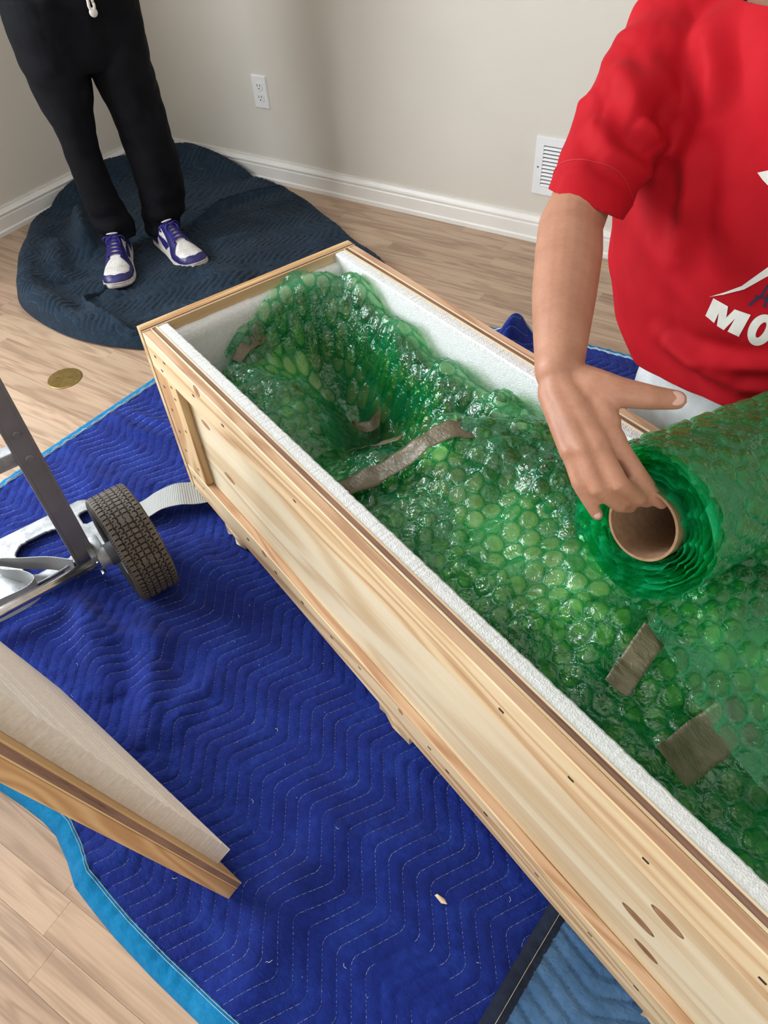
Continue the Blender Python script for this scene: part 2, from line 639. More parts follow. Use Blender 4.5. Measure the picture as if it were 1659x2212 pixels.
def ply_core(name, axis):
    t = MT(name)
    v = t.coord()
    ia = 'xyz'.index(axis)
    s = [60.0, 60.0, 60.0]
    s[ia] = 5.0
    n = t.noise(t.scaled(v, tuple(s)), 1.0, 5, 0.7)
    s[ia] = 1.2
    n2 = t.noise(t.scaled(v, tuple(s)), 2.0, 4, 0.7)
    f = t.math('ADD', t.math('MULTIPLY', n, 0.6), t.math('MULTIPLY', n2, 0.4))
    col = t.ramp(f, [(0.34, (0.055, 0.028, 0.018)), (0.43, (0.20, 0.105, 0.070)), (0.62, (0.33, 0.185, 0.125)), (0.8, (0.45, 0.29, 0.19))])
    return t.done(t.pbsdf(Base_Color=col, Roughness=0.8, Normal=t.bump(f, 0.5, 0.003)))


M_COREX = ply_core('ply_core_edge_along', 'x')
M_COREY = ply_core('ply_core_edge_across', 'y')
M_VENEER = wood('pale_veneer', 'x', (0.86, 0.74, 0.54), (0.80, 0.65, 0.42), (0.66, 0.48, 0.27), 10)
t = MT('white_foam')
c = t.coord()
n1 = t.n('TexVoronoi', {'Vector': c, 'Scale': 420.0}).outputs[0]
n2 = t.noise(c, 150, 4, 0.7)
b = t.pbsdf(Base_Color=t.ramp(n2, [(0.3, (0.70, 0.73, 0.73)), (0.7, (0.82, 0.85, 0.84))]), Roughness=0.55, Normal=t.bump(t.math('ADD', n1, n2), 0.35, 0.003))
M_FOAM = t.done(b)
M_NAIL = plain('dark_nail_hole', (0.035, 0.022, 0.015), 0.7, var=0.1)

crate = empty('wooden_crate', CR_O, CR_ROT)
tag(crate, 'long open pine and plywood shipping crate lined with white foam', 'crate')

C1, P1, F1 = 0.017, 0.031, 0.055      # cleat | plywood | foam depths of a long side
E1, E2, E3 = 0.015, 0.027, 0.050      # the same at a short end


def long_board(name, m, x0, x1, y0, y1, z0, z1, seed, parent, jig=0.0008, n=40):
    """a board along x with eased, slightly wandering edges"""
    rg = np.random.default_rng(seed)
    X = np.linspace(x0, x1, n)
    R = []
    b = 0.0016
    for i, x in enumerate(X):
        dy, dz = (fbm(np.array([x*6+seed]), np.array([seed*1.7]), 2)[0]*jig*2, fbm(np.array([x*6+seed]), np.array([seed*2.9]), 2, 1)[0]*jig*2)
        prof = [(y0+b, z0), (y1-b, z0), (y1, z0+b), (y1, z1-b), (y1-b, z1), (y0+b, z1), (y0, z1-b), (y0, z0+b)]
        R.append([(x, py+dy, pz+dz) for py, pz in prof])
    o = MB().rings(R).build(name, m, parent)
    o.data.materials.append(M_EDGE)
    for i in range(n-1):
        o.data.polygons[i*8+4].material_index = 1      # the sawn top edge
    return o


def nails(parent, pts, axis):
    for q in pts:
        q = Vector(q)
        if axis == 'y':
            mm = MB().box(-0.0042, 0.0042, -0.0005, 0.0006, -0.0022, 0.0022, 0.0004)
        elif axis == 'x':
            mm = MB().box(-0.0004, 0.0006, -0.0017, 0.0017, -0.0030, 0.0030, 0.0003)
        else:
            mm = MB().box(-0.0028, 0.0028, -0.0016, 0.0016, -0.0004, 0.0006, 0.0003)
        mm.V = [(x+q.x, y+q.y, z+q.z) for x, y, z in mm.V]
        mm.build('nail', M_NAIL, parent)


for side in (0, 1):
    def yy(d):
        return d if side == 0 else CW-d

    def Y2(a, b):
        return (min(yy(a), yy(b)), max(yy(a), yy(b)))
    u0, u1 = E2, CL-E2
    # plywood side: pale outer veneer, dark core, pale inner veneer
    ps = MB().box(u0, u1, *Y2(C1+0.0004, C1+0.0028), ZB, ZT).build('side_panel', M_PLYX, crate)
    core = MB().box(u0, u1, *Y2(C1+0.0028, P1-0.0026), ZB, ZT-0.0012).build('plywood_core', M_COREX, ps)
    ven = MB().box(u0, u1, *Y2(P1-0.0026, P1), ZB, ZT).build('inner_veneer', M_VENEER, ps)
    # cleats
    tc_ = long_board('top_cleat', M_CLEAT, u0, u1, *Y2(0, C1), ZT-0.080, ZT-0.0015, 3+side*20, crate)
    bc_ = long_board('bottom_cleat', M_CLEAT, u0, u1, *Y2(0, C1), ZB, 0.1255, 7+side*20, crate)
    ups = [(u0, 0.122), (CL-0.122, u1)]
    for k, (a, bb) in enumerate(ups):
        up = MB().box(a, bb, *Y2(0.0003, C1), 0.1262, ZT-0.0806, 0.0012).build('upright_cleat', M_CLEATV, crate)
        if side == 0 and k == 0:
            nails(up, [(0.052, 0.0003, z) for z in (0.36, 0.30, 0.24, 0.185)]+[(0.098, 0.0003, z) for z in (0.385, 0.355, 0.27, 0.16)], 'y')
    if side == 0:
        nails(tc_, [(x, 0.0, ZT-0.043+0.006*math.sin(x*40)) for x in (0.06, 0.22, 0.33, 0.56, 0.70, 0.86, 1.02, 1.13, 1.235, 1.37)]+[(0.075, 0.0, ZT-0.064), (0.105, 0.0, ZT-0.03)], 'y')
        nails(bc_, [(x, 0.0, 0.092+0.008*math.sin(x*31)) for x in (0.05, 0.09, 0.145, 0.21, 0.29, 0.40, 0.50, 0.60, 0.69, 0.80, 0.885, 0.93, 1.02, 1.13, 1.23, 1.31, 1.38)], 'y')
    # foam lining with a torn, uneven top edge
    X = np.linspace(E2+0.0005, CL-E2-0.0005, 800)
    R = []
    for i, x in enumerate(X):
        a = fbm(np.array([x*190.0]), np.array([5.0+side]), 3)[0]*0.0012
        bz = fbm(np.array([x*260.0]), np.array([9.0+side]), 3, 1)[0]*0.0006
        zt2 = ZT-0.001+bz
        q = [(P1+0.0003, 0.066), (F1, 0.066), (F1, zt2-0.012), (F1+a, zt2-0.003), (F1-0.003+a, zt2-0.0005), (P1+0.012, zt2), (P1+0.0008, zt2-0.0005)]
        R.append([(x, yy(d), z) for d, z in q])
    if side == 1:
        R = [list(reversed(r_)) for r_ in R]
    MB().rings(R).build('foam_lining', M_FOAM, crate)

for end in (0, 1):
    def xx(d):
        return d if end == 0 else CL-d

    def X2(a, b):
        return (min(xx(a), xx(b)), max(xx(a), xx(b)))
    ps = MB().box(*X2(E1+0.0003, E1+0.0026), 0.0, CW, ZB, ZT).build('end_panel', M_PLYY, crate)
    MB().box(*X2(E1+0.0026, E2-0.0024), 0.0, CW, ZB, ZT-0.0012).build('plywood_core', M_COREY, ps)
    MB().box(*X2(E2-0.0024, E2), 0.0005, CW-0.0005, ZB, ZT).build('inner_veneer', M_PLYY, ps)
    MB().box(*X2(0, E1), 0, CW, ZT-0.082, ZT+0.0008, 0.0014).build('end_cleat', M_CLEATY, crate)
    MB().box(*X2(0, E1), 0, CW, ZB, 0.1255, 0.0014).build('end_cleat', M_CLEATY, crate)
    for a, b2 in ((0.0, 0.075), (CW-0.075, CW)):
        MB().box(*X2(0, E1), a, b2, 0.1262, ZT-0.0826, 0.0014).build('end_upright', M_CLEATV, crate)
    # end foam: lower, with a soft rounded top
    Yv = np.linspace(F1, CW-F1, 120)
    R = []
    for i, yv in enumerate(Yv):
        j = fbm(np.array([yv*70]), np.array([3.0]), 2)[0]*0.002
        zt2 = ZT-0.020+j
        q = [(E2+0.0003, 0.066), (E2+0.0003, zt2-0.001), (E2+0.004, zt2), (E2+0.012, zt2-0.002), (E3-0.004, zt2-0.010), (E3, zt2-0.022), (E3, 0.066)]
        R.append([(xx(d), yv, z) for d, z in q])
    if end == 1:
        R = [list(reversed(r_)) for r_ in R]
    smooth_by_angle(MB().rings(R).build('foam_lining', M_FOAM, crate), 50)

MB().box(E2, CL-E2, P1, CW-P1, 0.048, 0.064).build('floor_panel', M_PLYX, crate)
for k, (a, b2) in enumerate(((0.165, 0.245), (0.742, 0.830), (1.335, 1.425))):
    # skids, splintered at the ends
    rg = random.Random(40+k)
    R = []
    n = 7
    lo = [0.003-0.006*rg.random() for _ in range(n)]
    xs = [a+(b2-a)*i/(n-1) for i in range(n)]
    for yv, sgn in ((0, 1), (CW, -1)):
        ring = [(x, yv+sgn*lo[i], ZB-0.0004) for i, x in enumerate(xs)]+[(x, yv+sgn*lo[i]*1.6, 0.016+0.005*rg.random()) for i, x in reversed(list(enumerate(xs)))]
        R.append(ring)
    MB().rings(R).build('skid', M_SPLINT, crate)

# ================================================================== MOVING BLANKETS


def poly_inside(P, X, Y):
    ins = np.zeros(X.shape, bool)
    n = len(P)
    for i in range(n):
        x1, y1 = P[i]
        x2, y2 = P[(i+1) % n]
        if y1 == y2:
            continue
        cond = ((y1 > Y) != (y2 > Y)) & (X < (x2-x1)*(Y-y1)/(y2-y1)+x1)
        ins ^= cond
    return ins


def poly_near(P, X, Y):
    """distance to the outline and the nearest outline point"""
    D = np.full(X.shape, 1e9)
    NX = np.zeros(X.shape)
    NY = np.zeros(X.shape)
    n = len(P)
    for i in range(n):
        ax, ay = P[i]
        bx, by = P[(i+1) % n]
        dx, dy = bx-ax, by-ay
        tt = np.clip(((X-ax)*dx+(Y-ay)*dy)/(dx*dx+dy*dy), 0, 1)
        qx, qy = ax+tt*dx, ay+tt*dy
        d = np.hypot(X-qx, Y-qy)
        k = d < D
        D[k] = d[k]
        NX[k] = qx[k]
        NY[k] = qy[k]
    return D, NX, NY


def smooth_poly(P, it=2):
    for _ in range(it):
        Q = []
        for i in range(len(P)):
            a, b = np.array(P[i]), np.array(P[(i+1) % len(P)])
            Q += [tuple(a*0.75+b*0.25), tuple(a*0.25+b*0.75)]
        P = Q
    return P


def ridge(X, Y, pts, hgt, wid, taper=True):
    """a rounded cloth fold along a polyline"""
    best = np.full(X.shape, 1e9)
    par = np.zeros(X.shape)
    L = [0]
    for i in range(len(pts)-1):
        L.append(L[-1]+math.hypot(pts[i+1][0]-pts[i][0], pts[i+1][1]-pts[i][1]))
    for i in range(len(pts)-1):
        ax, ay = pts[i]
        dx, dy = pts[i+1][0]-ax, pts[i+1][1]-ay
        tt = np.clip(((X-ax)*dx+(Y-ay)*dy)/(dx*dx+dy*dy), 0, 1)
        d = np.hypot(X-ax-tt*dx, Y-ay-tt*dy)
        k = d < best
        best[k] = d[k]
        par[k] = ((L[i]+tt*math.hypot(dx, dy))/L[-1])[k]
    e = np.sin(np.clip(par, 0.0, 1)*math.pi)**0.6 if taper else 1.0
    return hgt*np.exp(-(best/wid)**2)*(e if taper else 1.0)


class Blanket:
    def __init__(self, poly, terrain, thick=0.007, spacing=0.0256, period=0.15, amp=0.05, ang=0.0, puff=0.0032, warp=0.0, round_r=0.02, x_off=0.0):
        self.P = smooth_poly(poly)
        self.terrain = terrain
        self.th, self.sp, self.per, self.amp, self.puff, self.rr, self.warp, self.xo = thick, spacing, period, amp, puff, round_r, warp, x_off
        self.ca, self.sa = math.cos(ang), math.sin(ang)

    def local(self, X, Y):
        a = X*self.ca+Y*self.sa
        b = -X*self.sa+Y*self.ca
        if self.warp:
            a = a+self.warp*fbm(X*3.0, Y*3.0, 2, 2)
            b = b+self.warp*fbm(X*3.0+9, Y*3.0, 2, 3)
        return a, b

    def zig(self, b):
        f = np.mod(b/self.per, 1.0)
        tri = np.abs(f-0.5)*2          # 0..1 triangle
        # soften corners
        return self.amp*(np.clip(tri, 0.07, 0.93)-0.5)

    def puffz(self, X, Y):
        a, b = self.local(X, Y)
        w = (a-self.zig(b)-self.xo)/self.sp
        fr = np.abs(w-np.round(w))*2      # 0 at a stitch line, 1 between
        return self.puff*(1-(1-fr)**4.0)

    def z(self, X, Y, D=None):
        if D is None:
            D, _, _ = poly_near(self.P, X, Y)
        body = self.th*np.sqrt(np.clip(1-(1-np.clip(D/self.rr, 0, 1))**2, 0, 1))
        e = np.clip(D/(self.rr*0.8), 0, 1)
        wr = (fbm(X*42, Y*42, 2, 1)*0.0024+fbm(X*95, Y*60, 2, 3)*0.0016)*e
        return 0.0015+body+self.terrain(X, Y)*np.clip(0.25+D/0.02, 0, 1)+self.puffz(X, Y)*e+wr

    def build(self, name, parent, m, res):
        xs = [p[0] for p in self.P]
        ys = [p[1] for p in self.P]
        gx = np.arange(min(xs)-res, max(xs)+2*res, res)
        gy = np.arange(min(ys)-res, max(ys)+2*res, res)
        X, Y = np.meshgrid(gx, gy, indexing='ij')
        ins = poly_inside(self.P, X, Y)
        D, NX, NY = poly_near(self.P, X, Y)
        nx, ny = X.shape
        idx = np.arange(nx*ny).reshape(nx, ny)
        keep = ins | (D < res*0.75)
        q = keep[:-1, :-1] & keep[1:, :-1] & keep[1:, 1:] & keep[:-1, 1:]
        Q = np.stack([idx[:-1, :-1][q], idx[1:, :-1][q], idx[1:, 1:][q], idx[:-1, 1:][q]], 1)
        snap = ~ins | (D < res*0.55)
        X = np.where(snap, NX, X)
        Y = np.where(snap, NY, Y)
        D = np.where(snap, 0, D)
        Z = self.z(X, Y, D)
        V = np.stack([X, Y, Z], 2).reshape(-1, 3)
        used = np.unique(Q)
        mp = np.full(nx*ny, -1)
        mp[used] = np.arange(len(used))
        return mesh_np(name, V[used], mp[Q], m, parent, True)

    def stitches(self, name, parent, m, inset=0.035, step=0.0075, dash=0.0061, wd=0.00055, view=None, skip=0.0, lift=0.0011):
        xs = [p[0] for p in self.P]
        ys = [p[1] for p in self.P]
        cor = [(x*self.ca+y*self.sa, -x*self.sa+y*self.ca) for x in (min(xs), max(xs)) for y in (min(ys), max(ys))]
        a0, a1 = min(c[0] for c in cor)-0.1, max(c[0] for c in cor)+0.1
        b0, b1 = min(c[1] for c in cor)-0.1, max(c[1] for c in cor)+0.1
        ks = np.arange(math.floor((a0-self.xo)/self.sp), math.ceil((a1-self.xo)/self.sp)+1)
        bb = np.arange(b0, b1, step)
        K, B = np.meshgrid(ks, bb, indexing='ij')
        segs = []
        for off in (0.0, dash):
            Bo = B+off
            A = K*self.sp+self.zig(Bo)+self.xo
            X = A*self.ca-Bo*self.sa
            Y = A*self.sa+Bo*self.ca
            if self.warp:      # one fixed-point step to undo the warp
                for _ in range(4):
                    aa, b2 = self.local(X, Y)
                    da = (K*self.sp+self.zig(b2)+self.xo)-aa
                    X = X+da*self.ca
                    Y = Y+da*self.sa
            segs.append((X, Y))
        mx, my = (segs[0][0]+segs[1][0])/2, (segs[0][1]+segs[1][1])/2
        ok = poly_inside(self.P, mx, my)
        D, _, _ = poly_near(self.P, mx, my)
        ok &= D > inset
        if view is not None:
            ok &= view(mx, my)
        if skip:
            ok &= (fbm(mx*7, my*7, 2, 1) > -skip)
        X0, Y0 = segs[0][0][ok], segs[0][1][ok]
        X1, Y1 = segs[1][0][ok], segs[1][1][ok]
        Z0 = self.z(X0, Y0)+lift
        Z1 = self.z(X1, Y1)+lift
        n = len(X0)
        dx, dy = X1-X0, Y1-Y0
        ln = np.hypot(dx, dy)+1e-9
        px, py = -dy/ln*wd, dx/ln*wd
        V = np.zeros((n, 6, 3))
        for j, (Xa, Ya, Za) in enumerate(((X0, Y0, Z0), (X1, Y1, Z1))):
            V[:, j*3+0] = np.stack([Xa-px, Ya-py, Za-0.0006], 1)
            V[:, j*3+1] = np.stack([Xa+px, Ya+py, Za-0.0006], 1)
            V[:, j*3+2] = np.stack([Xa, Ya, Za+0.0005], 1)
        base = (np.arange(n)*6)[:, None]
        Q = np.concatenate([base+np.array([[0, 2, 5, 3]]), base+np.array([[2, 1, 4, 5]])], 0)
        o = mesh_np(name, V.reshape(-1, 3), Q, m, parent, False)
        tag(o, kind='stuff')
        return o

    def strip(self, name, pts, parent, m, d0, d1, lift, n=None):
        """a strip lying on the cloth along part of the outline, between insets d0 and d1 (signed inward by normal)"""
        P = [np.array(p) for p in pts]
        # resample
        out = [P[0]]
        for i in range(len(P)-1):
            L = np.linalg.norm(P[i+1]-P[i])
            k = max(1, int(L/0.006))
            out += [P[i]+(P[i+1]-P[i])*j/k for j in range(1, k+1)]
        out = np.array(out)
        tg = np.gradient(out, axis=0)
        tg /= np.linalg.norm(tg, axis=1)[:, None]+1e-9
        for _ in range(6):
            tg[1:-1] = (tg[:-2]+tg[1:-1]*2+tg[2:])/4
        tg /= np.linalg.norm(tg, axis=1)[:, None]+1e-9
        nr = np.stack([-tg[:, 1], tg[:, 0]], 1)
        k = 7
        V = []
        for i in range(k):
            d = d0+(d1-d0)*i/(k-1)
            q = out+nr*d
            zz = self.z(q[:, 0], q[:, 1])
            ins = poly_inside(self.P, q[:, 0], q[:, 1])
            zz = np.where(ins, zz, 0.002)
            arch = math.sin(math.pi*i/(k-1))**0.5
            wv = 0.0012*np.sin(np.arange(len(out))*1.3)*(1 if lift > 0.001 else 0)
            V.append(np.stack([q[:, 0], q[:, 1], zz+lift*arch+wv*arch], 1))
        # closing underside
        V.append(np.stack([V[-1][:, 0], V[-1][:, 1], np.maximum(V[-1][:, 2]-lift, 0.0005)], 1))
        V.append(np.stack([V[0][:, 0], V[0][:, 1], np.maximum(V[0][:, 2]-lift, 0.0005)], 1))
        V = np.stack(V, 1)           # n,k,3
        nn, kk = V.shape[:2]
        idx = np.arange(nn*kk).reshape(nn, kk)
        nxt = np.roll(idx, -1, axis=1)
        Q = np.stack([idx[:-1], nxt[:-1], nxt[1:], idx[1:]], 2).reshape(-1, 4)
        return mesh_np(name, V.reshape(-1, 3), Q, m, parent, True)


def cloth(name, c0, c1, c2, sc=14, rough=0.9, sheen=0.06, weave=900):
    t = MT(name)
    v = t.coord()
    n1 = t.noise(v, sc, 4, 0.6)
    n2 = t.noise(v, 90, 3, 0.6)
    f = t.math('ADD', t.math('MULTIPLY', n1, 0.65), t.math('MULTIPLY', n2, 0.35))
    col = t.ramp(f, [(0.30, c0), (0.5, c1), (0.72, c2)])
    wv = t.noise(v, weave, 2, 0.6)
    cr = t.noise(t.scaled(v, (1.0, 1.6, 1.0)), 75, 3, 0.6, 0.8)
    b = t.pbsdf(Base_Color=col, Roughness=rough, Normal=t.bump(t.math('ADD', t.math('MULTIPLY', wv, 0.25), cr), 0.8, 0.005))
    b.inputs['Sheen Weight'].default_value = sheen
    b.inputs['Sheen Roughness'].default_value = 0.4
    b.inputs['Specular IOR Level'].default_value = 0.25
    return t.done(b)


M_BLUE = cloth('royal_blue_quilted_cotton', (0.003, 0.012, 0.135), (0.005, 0.020, 0.205), (0.012, 0.042, 0.31))
M_TEAL = cloth('turquoise_binding_tape', (0.0, 0.14, 0.36), (0.0, 0.20, 0.46), (0.01, 0.27, 0.56), weave=1500)
M_DARK = cloth('slate_blue_quilted_cotton', (0.006, 0.016, 0.030), (0.010, 0.025, 0.046), (0.019, 0.044, 0.076))
M_DENIM = cloth('faded_blue_quilted_cotton', (0.045, 0.115, 0.25), (0.065, 0.155, 0.31), (0.10, 0.21, 0.39))
M_NAVY = cloth('navy_binding_tape', (0.008, 0.014, 0.032), (0.012, 0.02, 0.045), (0.02, 0.035, 0.07), weave=1500)
M_THREAD = plain('pale_thread', (0.22, 0.27, 0.43), 0.8, var=0.1)
M_THREADB = plain('blue_grey_thread', (0.075, 0.115, 0.17), 0.8, var=0.1)
M_THREADW = plain('white_thread', (0.70, 0.74, 0.74), 0.8, var=0.05)

# ---- royal blue blanket under the crate
LEFT_E = [(1.12, -2.20), (1.138, -1.95), (1.154, -1.76), (1.158, -1.63), (1.178, -1.42), (1.197, -1.227), (1.205, -1.0), (1.215, -0.72), (1.23, -0.56)]
FAR_E = [(1.23, -0.56), (1.60, -0.575), (1.80, -0.578), (1.92, -0.575), (1.995, -0.565), (2.035, -0.55), (2.08, -0.542), (2.22, -0.53), (2.35, -0.525), (2.62, -0.52), (2.95, -0.515)]
LOW_E = [(2.98, -2.36), (2.60, -2.36), (2.347, -2.3495), (2.2417, -2.3428), (2.1556, -2.3344), (2.10, -2.326), (2.045, -2.316), (2.005, -2.296), (1.955, -2.277), (1.916, -2.272), (1.86, -2.272), (1.805, -2.2746), (1.60, -2.25), (1.35, -2.225), (1.12, -2.20)]
BLUE_P = LEFT_E+FAR_E[1:]+LOW_E[:-1]
BLUE_R = [([(1.595, -1.915), (1.69, -1.965), (1.79, -2.005), (1.86, -2.055)], 0.030, 0.030),
          ([(1.76, -1.87), (1.85, -1.93), (1.935, -2.015), (1.985, -2.10)], 0.030, 0.034),
          ([(1.62, -1.925), (1.76, -1.95), (1.88, -1.90)], 0.016, 0.022),
          ([(1.94, -2.06), (2.02, -2.10), (2.06, -2.16)], 0.012, 0.020),
          ([(2.372, -2.02), (2.355, -2.13), (2.365, -2.24), (2.385, -2.36)], 0.030, 0.045),
          ([(2.20, -1.96), (2.30, -2.01), (2.40, -2.02), (2.52, -1.97)], 0.010, 0.030),
          ([(1.20, -1.43), (1.32, -1.455), (1.45, -1.44)], 0.012, 0.016),
          ([(1.22, -1.40), (1.34, -1.40), (1.46, -1.385)], 0.010, 0.012),
          ([(1.24, -1.62), (1.38, -1.64), (1.52, -1.60)], 0.012, 0.035),
          ([(1.72, -1.66), (1.80, -1.70), (1.90, -1.70)], 0.014, 0.018),
          ([(1.74, -1.62), (1.82, -1.65), (1.92, -1.665)], 0.012, 0.014),
          ([(2.00, -1.90), (1.98, -1.98), (2.02, -2.06)], 0.014, 0.028),
          ([(2.03, -2.315), (2.05, -2.27), (2.10, -2.22)], 0.012, 0.025),
          ([(2.035, -0.545), (2.03, -0.60), (2.03, -0.70)], 0.085, 0.032)]


def blue_terrain(X, Y):
    z = 0.010*np.clip(fbm(X*2.6+3, Y*2.6, 2, 0)+0.25, 0, 1)
    for pts, h, w in BLUE_R:
        z = z+ridge(X, Y, pts, h, w)
    # pressed flat under the crate
    du = (X-CR_O[0])*UQ.x+(Y-CR_O[1])*UQ.y
    dv = (X-CR_O[0])*VQ.x+(Y-CR_O[1])*VQ.y
    e = np.minimum(np.minimum(du+0.06, CL+0.06-du), np.minimum(dv+0.10, CW+0.06-dv))
    k = 1-0.95*np.clip(e/0.10, 0, 1)**2*(3-2*np.clip(e/0.10, 0, 1))
    return z*k


bl = empty('moving_blanket', (2.0, -1.45, 0))
bl_inv = Matrix.Translation((-2.0, 1.45, 0))
tag(bl, 'royal blue quilted moving blanket with turquoise edging under the crate', 'blanket')
BL = Blanket(BLUE_P, blue_terrain)


def rehome(o, inv):
    o.matrix_parent_inverse = inv
    return o


rehome(BL.build('quilted_cloth', bl, M_BLUE, 0.0036), bl_inv)
CAMX, CAMY = cam.location.x, cam.location.y


def not_under(mx, my):
    du = (mx-CR_O[0])*UQ.x+(my-CR_O[1])*UQ.y
    dv = (mx-CR_O[0])*VQ.x+(my-CR_O[1])*VQ.y
    return ~((du > 0.02) & (du < CL) & (dv > 0.02) & (dv < CW+0.3))


rehome(BL.stitches('stitching', bl, M_THREAD, view=not_under, skip=0.42), bl_inv)
for nm, E_, sgn in (('binding', LEFT_E, -1), ('binding', FAR_E, -1), ('binding', LOW_E, -1)):
    bd = rehome(BL.strip(nm, E_, bl, M_TEAL, 0.004, -0.030, 0.0022), bl_inv)
    for d in (0.0235, 0.0275):
        BL.strip('binding_stitch', E_, bd, M_THREADW, -d, -d-0.0009, 0.0030)

# ---- slate blue blanket under the standing person
DARK_P = [(0.022, -0.03), (0.35, -0.022), (0.60, -0.024), (0.77, -0.040), (1.00, -0.150), (1.25, -0.285), (1.43, -0.380), (1.58, -0.470), (1.62, -0.75), (1.52, -0.98), (1.30, -1.08),
          (1.12, -1.135), (1.02, -1.178), (0.90, -1.215), (0.76, -1.222), (0.62, -1.205), (0.50, -1.170), (0.40, -1.095), (0.29, -0.985), (0.17, -0.87), (0.065, -0.77), (0.024, -0.68), (0.022, -0.35)]
DARK_R = [([(0.20, -0.62), (0.36, -0.73), (0.50, -0.84)], 0.075, 0.045), ([(0.30, -0.80), (0.42, -0.92), (0.55, -1.02)], 0.035, 0.05),
          ([(0.10, -0.70), (0.22, -0.84), (0.35, -0.98), (0.52, -1.12), (0.75, -1.175), (0.95, -1.165), (1.05, -1.12)], 0.045, 0.06),
          ([(0.71, -0.60), (0.70, -0.48), (0.68, -0.33), (0.715, -0.20), (0.785, -0.055)], 0.020, 0.016),
          ([(0.80, -0.62), (0.88, -0.55), (0.93, -0.45)], 0.014, 0.03), ([(0.82, -0.80), (0.98, -0.74), (1.15, -0.72)], 0.012, 0.05),
          ([(0.70, -1.02), (0.72, -1.07), (0.82, -1.12), (1.00, -1.145)], 0.022, 0.020), ([(0.60, -0.96), (0.70, -0.97), (0.80, -0.99)], 0.015, 0.03),
          ([(0.05, -0.10), (0.30, -0.05), (0.60, -0.05)], 0.060, 0.07), ([(0.05, -0.12), (0.05, -0.35), (0.06, -0.62)], 0.055, 0.06)]


def dark_terrain(X, Y):
    z = 0.026*np.clip(fbm(X*5+3, Y*5, 2, 2)+0.3, 0, 1)
    for pts, h, w in DARK_R:
        z = z+ridge(X, Y, pts, h*1.25, w*0.9)
    # trodden flat under the two shoes
    for cx, cy in ((0.63, -0.83), (0.77, -0.655)):
        z = z*(1-np.exp(-((X-cx)**2+(Y-cy)**2)/0.11**2))
    return z


db = empty('moving_blanket', (0.8, -0.6, 0))
db_inv = Matrix.Translation((-0.8, 0.6, 0))
tag(db, 'worn slate blue quilted moving blanket crumpled under the standing person', 'blanket')
DB = Blanket(DARK_P, dark_terrain, thick=0.012, spacing=0.026, period=0.13, amp=0.05, ang=math.radians(48), puff=0.0062, warp=0.10, round_r=0.035)
rehome(DB.build('quilted_cloth', db, M_DARK, 0.0040), db_inv)
rehome(DB.stitches('stitching', db, M_THREADB, inset=0.012, wd=0.0006, skip=0.30, lift=0.0024), db_inv)
rehome(DB.strip('hem', [(0.62, -0.026), (0.77, -0.040), (1.00, -0.150), (1.25, -0.285), (1.43, -0.380), (1.57, -0.462)], db, M_DARK, 0.0, -0.032, 0.004), db_inv)
rehome(DB.strip('seam', [(0.712, -0.60), (0.70, -0.485), (0.678, -0.33), (0.712, -0.20), (0.785, -0.05)], db, M_NAVY, -0.004, 0.004, 0.006), db_inv)
rehome(DB.strip('hem', [(0.735, -0.985), (0.715, -1.035), (0.725, -1.075), (0.80, -1.115), (0.87, -1.138), (1.02, -1.150), (1.06, -1.115)], db, M_DARK, -0.007, 0.007, 0.012), db_inv)

# ---- faded blue blanket overlapping at the lower right
lb = empty('moving_blanket', (2.9, -2.1, 0))
lb_inv = Matrix.Translation((-2.9, 2.1, 0))
tag(lb, 'faded light blue quilted moving blanket with navy edging beside the crate', 'blanket')
LB_E = [(2.752, -1.70), (2.728, -1.83), (2.706, -1.953), (2.692, -2.05), (2.6785, -2.151), (2.662, -2.26), (2.65, -2.42)]
LB_P = list(LB_E)+[(3.45, -2.46), (3.45, -1.70)]
LB = Blanket(LB_P, lambda X, Y: blue_terrain(X, Y)+0.014, thick=0.007, spacing=0.0255, period=0.2244, amp=0.050, ang=math.radians(90), puff=0.0060, round_r=0.008)
rehome(LB.build('quilted_cloth', lb, M_DENIM, 0.0036), lb_inv)
rehome(LB.stitches('stitching', lb, plain('slate_thread', (0.07, 0.10, 0.15), 0.8), inset=0.03, view=not_under), lb_inv)
bd = rehome(LB.strip('binding', LB_E, lb, M_NAVY, -0.003, 0.031, 0.0065), lb_inv)
LB.strip('binding_stitch', LB_E, bd, plain('cream_thread', (0.55, 0.47, 0.33), 0.8), 0.0195, 0.0210, 0.0078)

# wood splinters and lint lying on the blue blanket
chip = MB().add([(-0.011, -0.002, 0), (0.004, -0.004, 0.001), (0.012, 0.001, 0.003), (0.003, 0.004, 0.0015), (-0.009, 0.002, 0.002), (0.0, 0.0, 0.005)],
                [(0, 1, 5), (1, 2, 5), (2, 3, 5), (3, 4, 5), (4, 0, 5), (4, 3, 2, 1, 0)]).build('wood_chip', wood('chip_wood', 'x', (0.85, 0.70, 0.50), (0.75, 0.58, 0.38), (0.6, 0.42, 0.25)))
chip.location = (2.561, -2.038, float(BL.z(np.array([2.561]), np.array([-2.038]))[0])+0.0005)
chip.rotation_euler = (0, 0, -0.2)
tag(chip, 'small pale wood chip lying on the royal blue blanket', 'wood chip')
lint = MB()
rl = random.Random(3)
for _ in range(90):
    x, y = rl.uniform(1.3, 2.7), rl.uniform(-2.28, -1.5)
    zz = float(BL.z(np.array([x]), np.array([y]))[0])+0.0012
    a = rl.random()*6.28
    L = rl.choice([0.0008, 0.0012, 0.0018, 0.004])
    lint.tube([(x, y, zz), (x+L*math.cos(a), y+L*math.sin(a), zz+0.0006), (x+2*L*math.cos(a+0.5), y+2*L*math.sin(a+0.5), zz)], 0.0003, 4)
lo = lint.build('lint_and_splinters', M_THREADW)
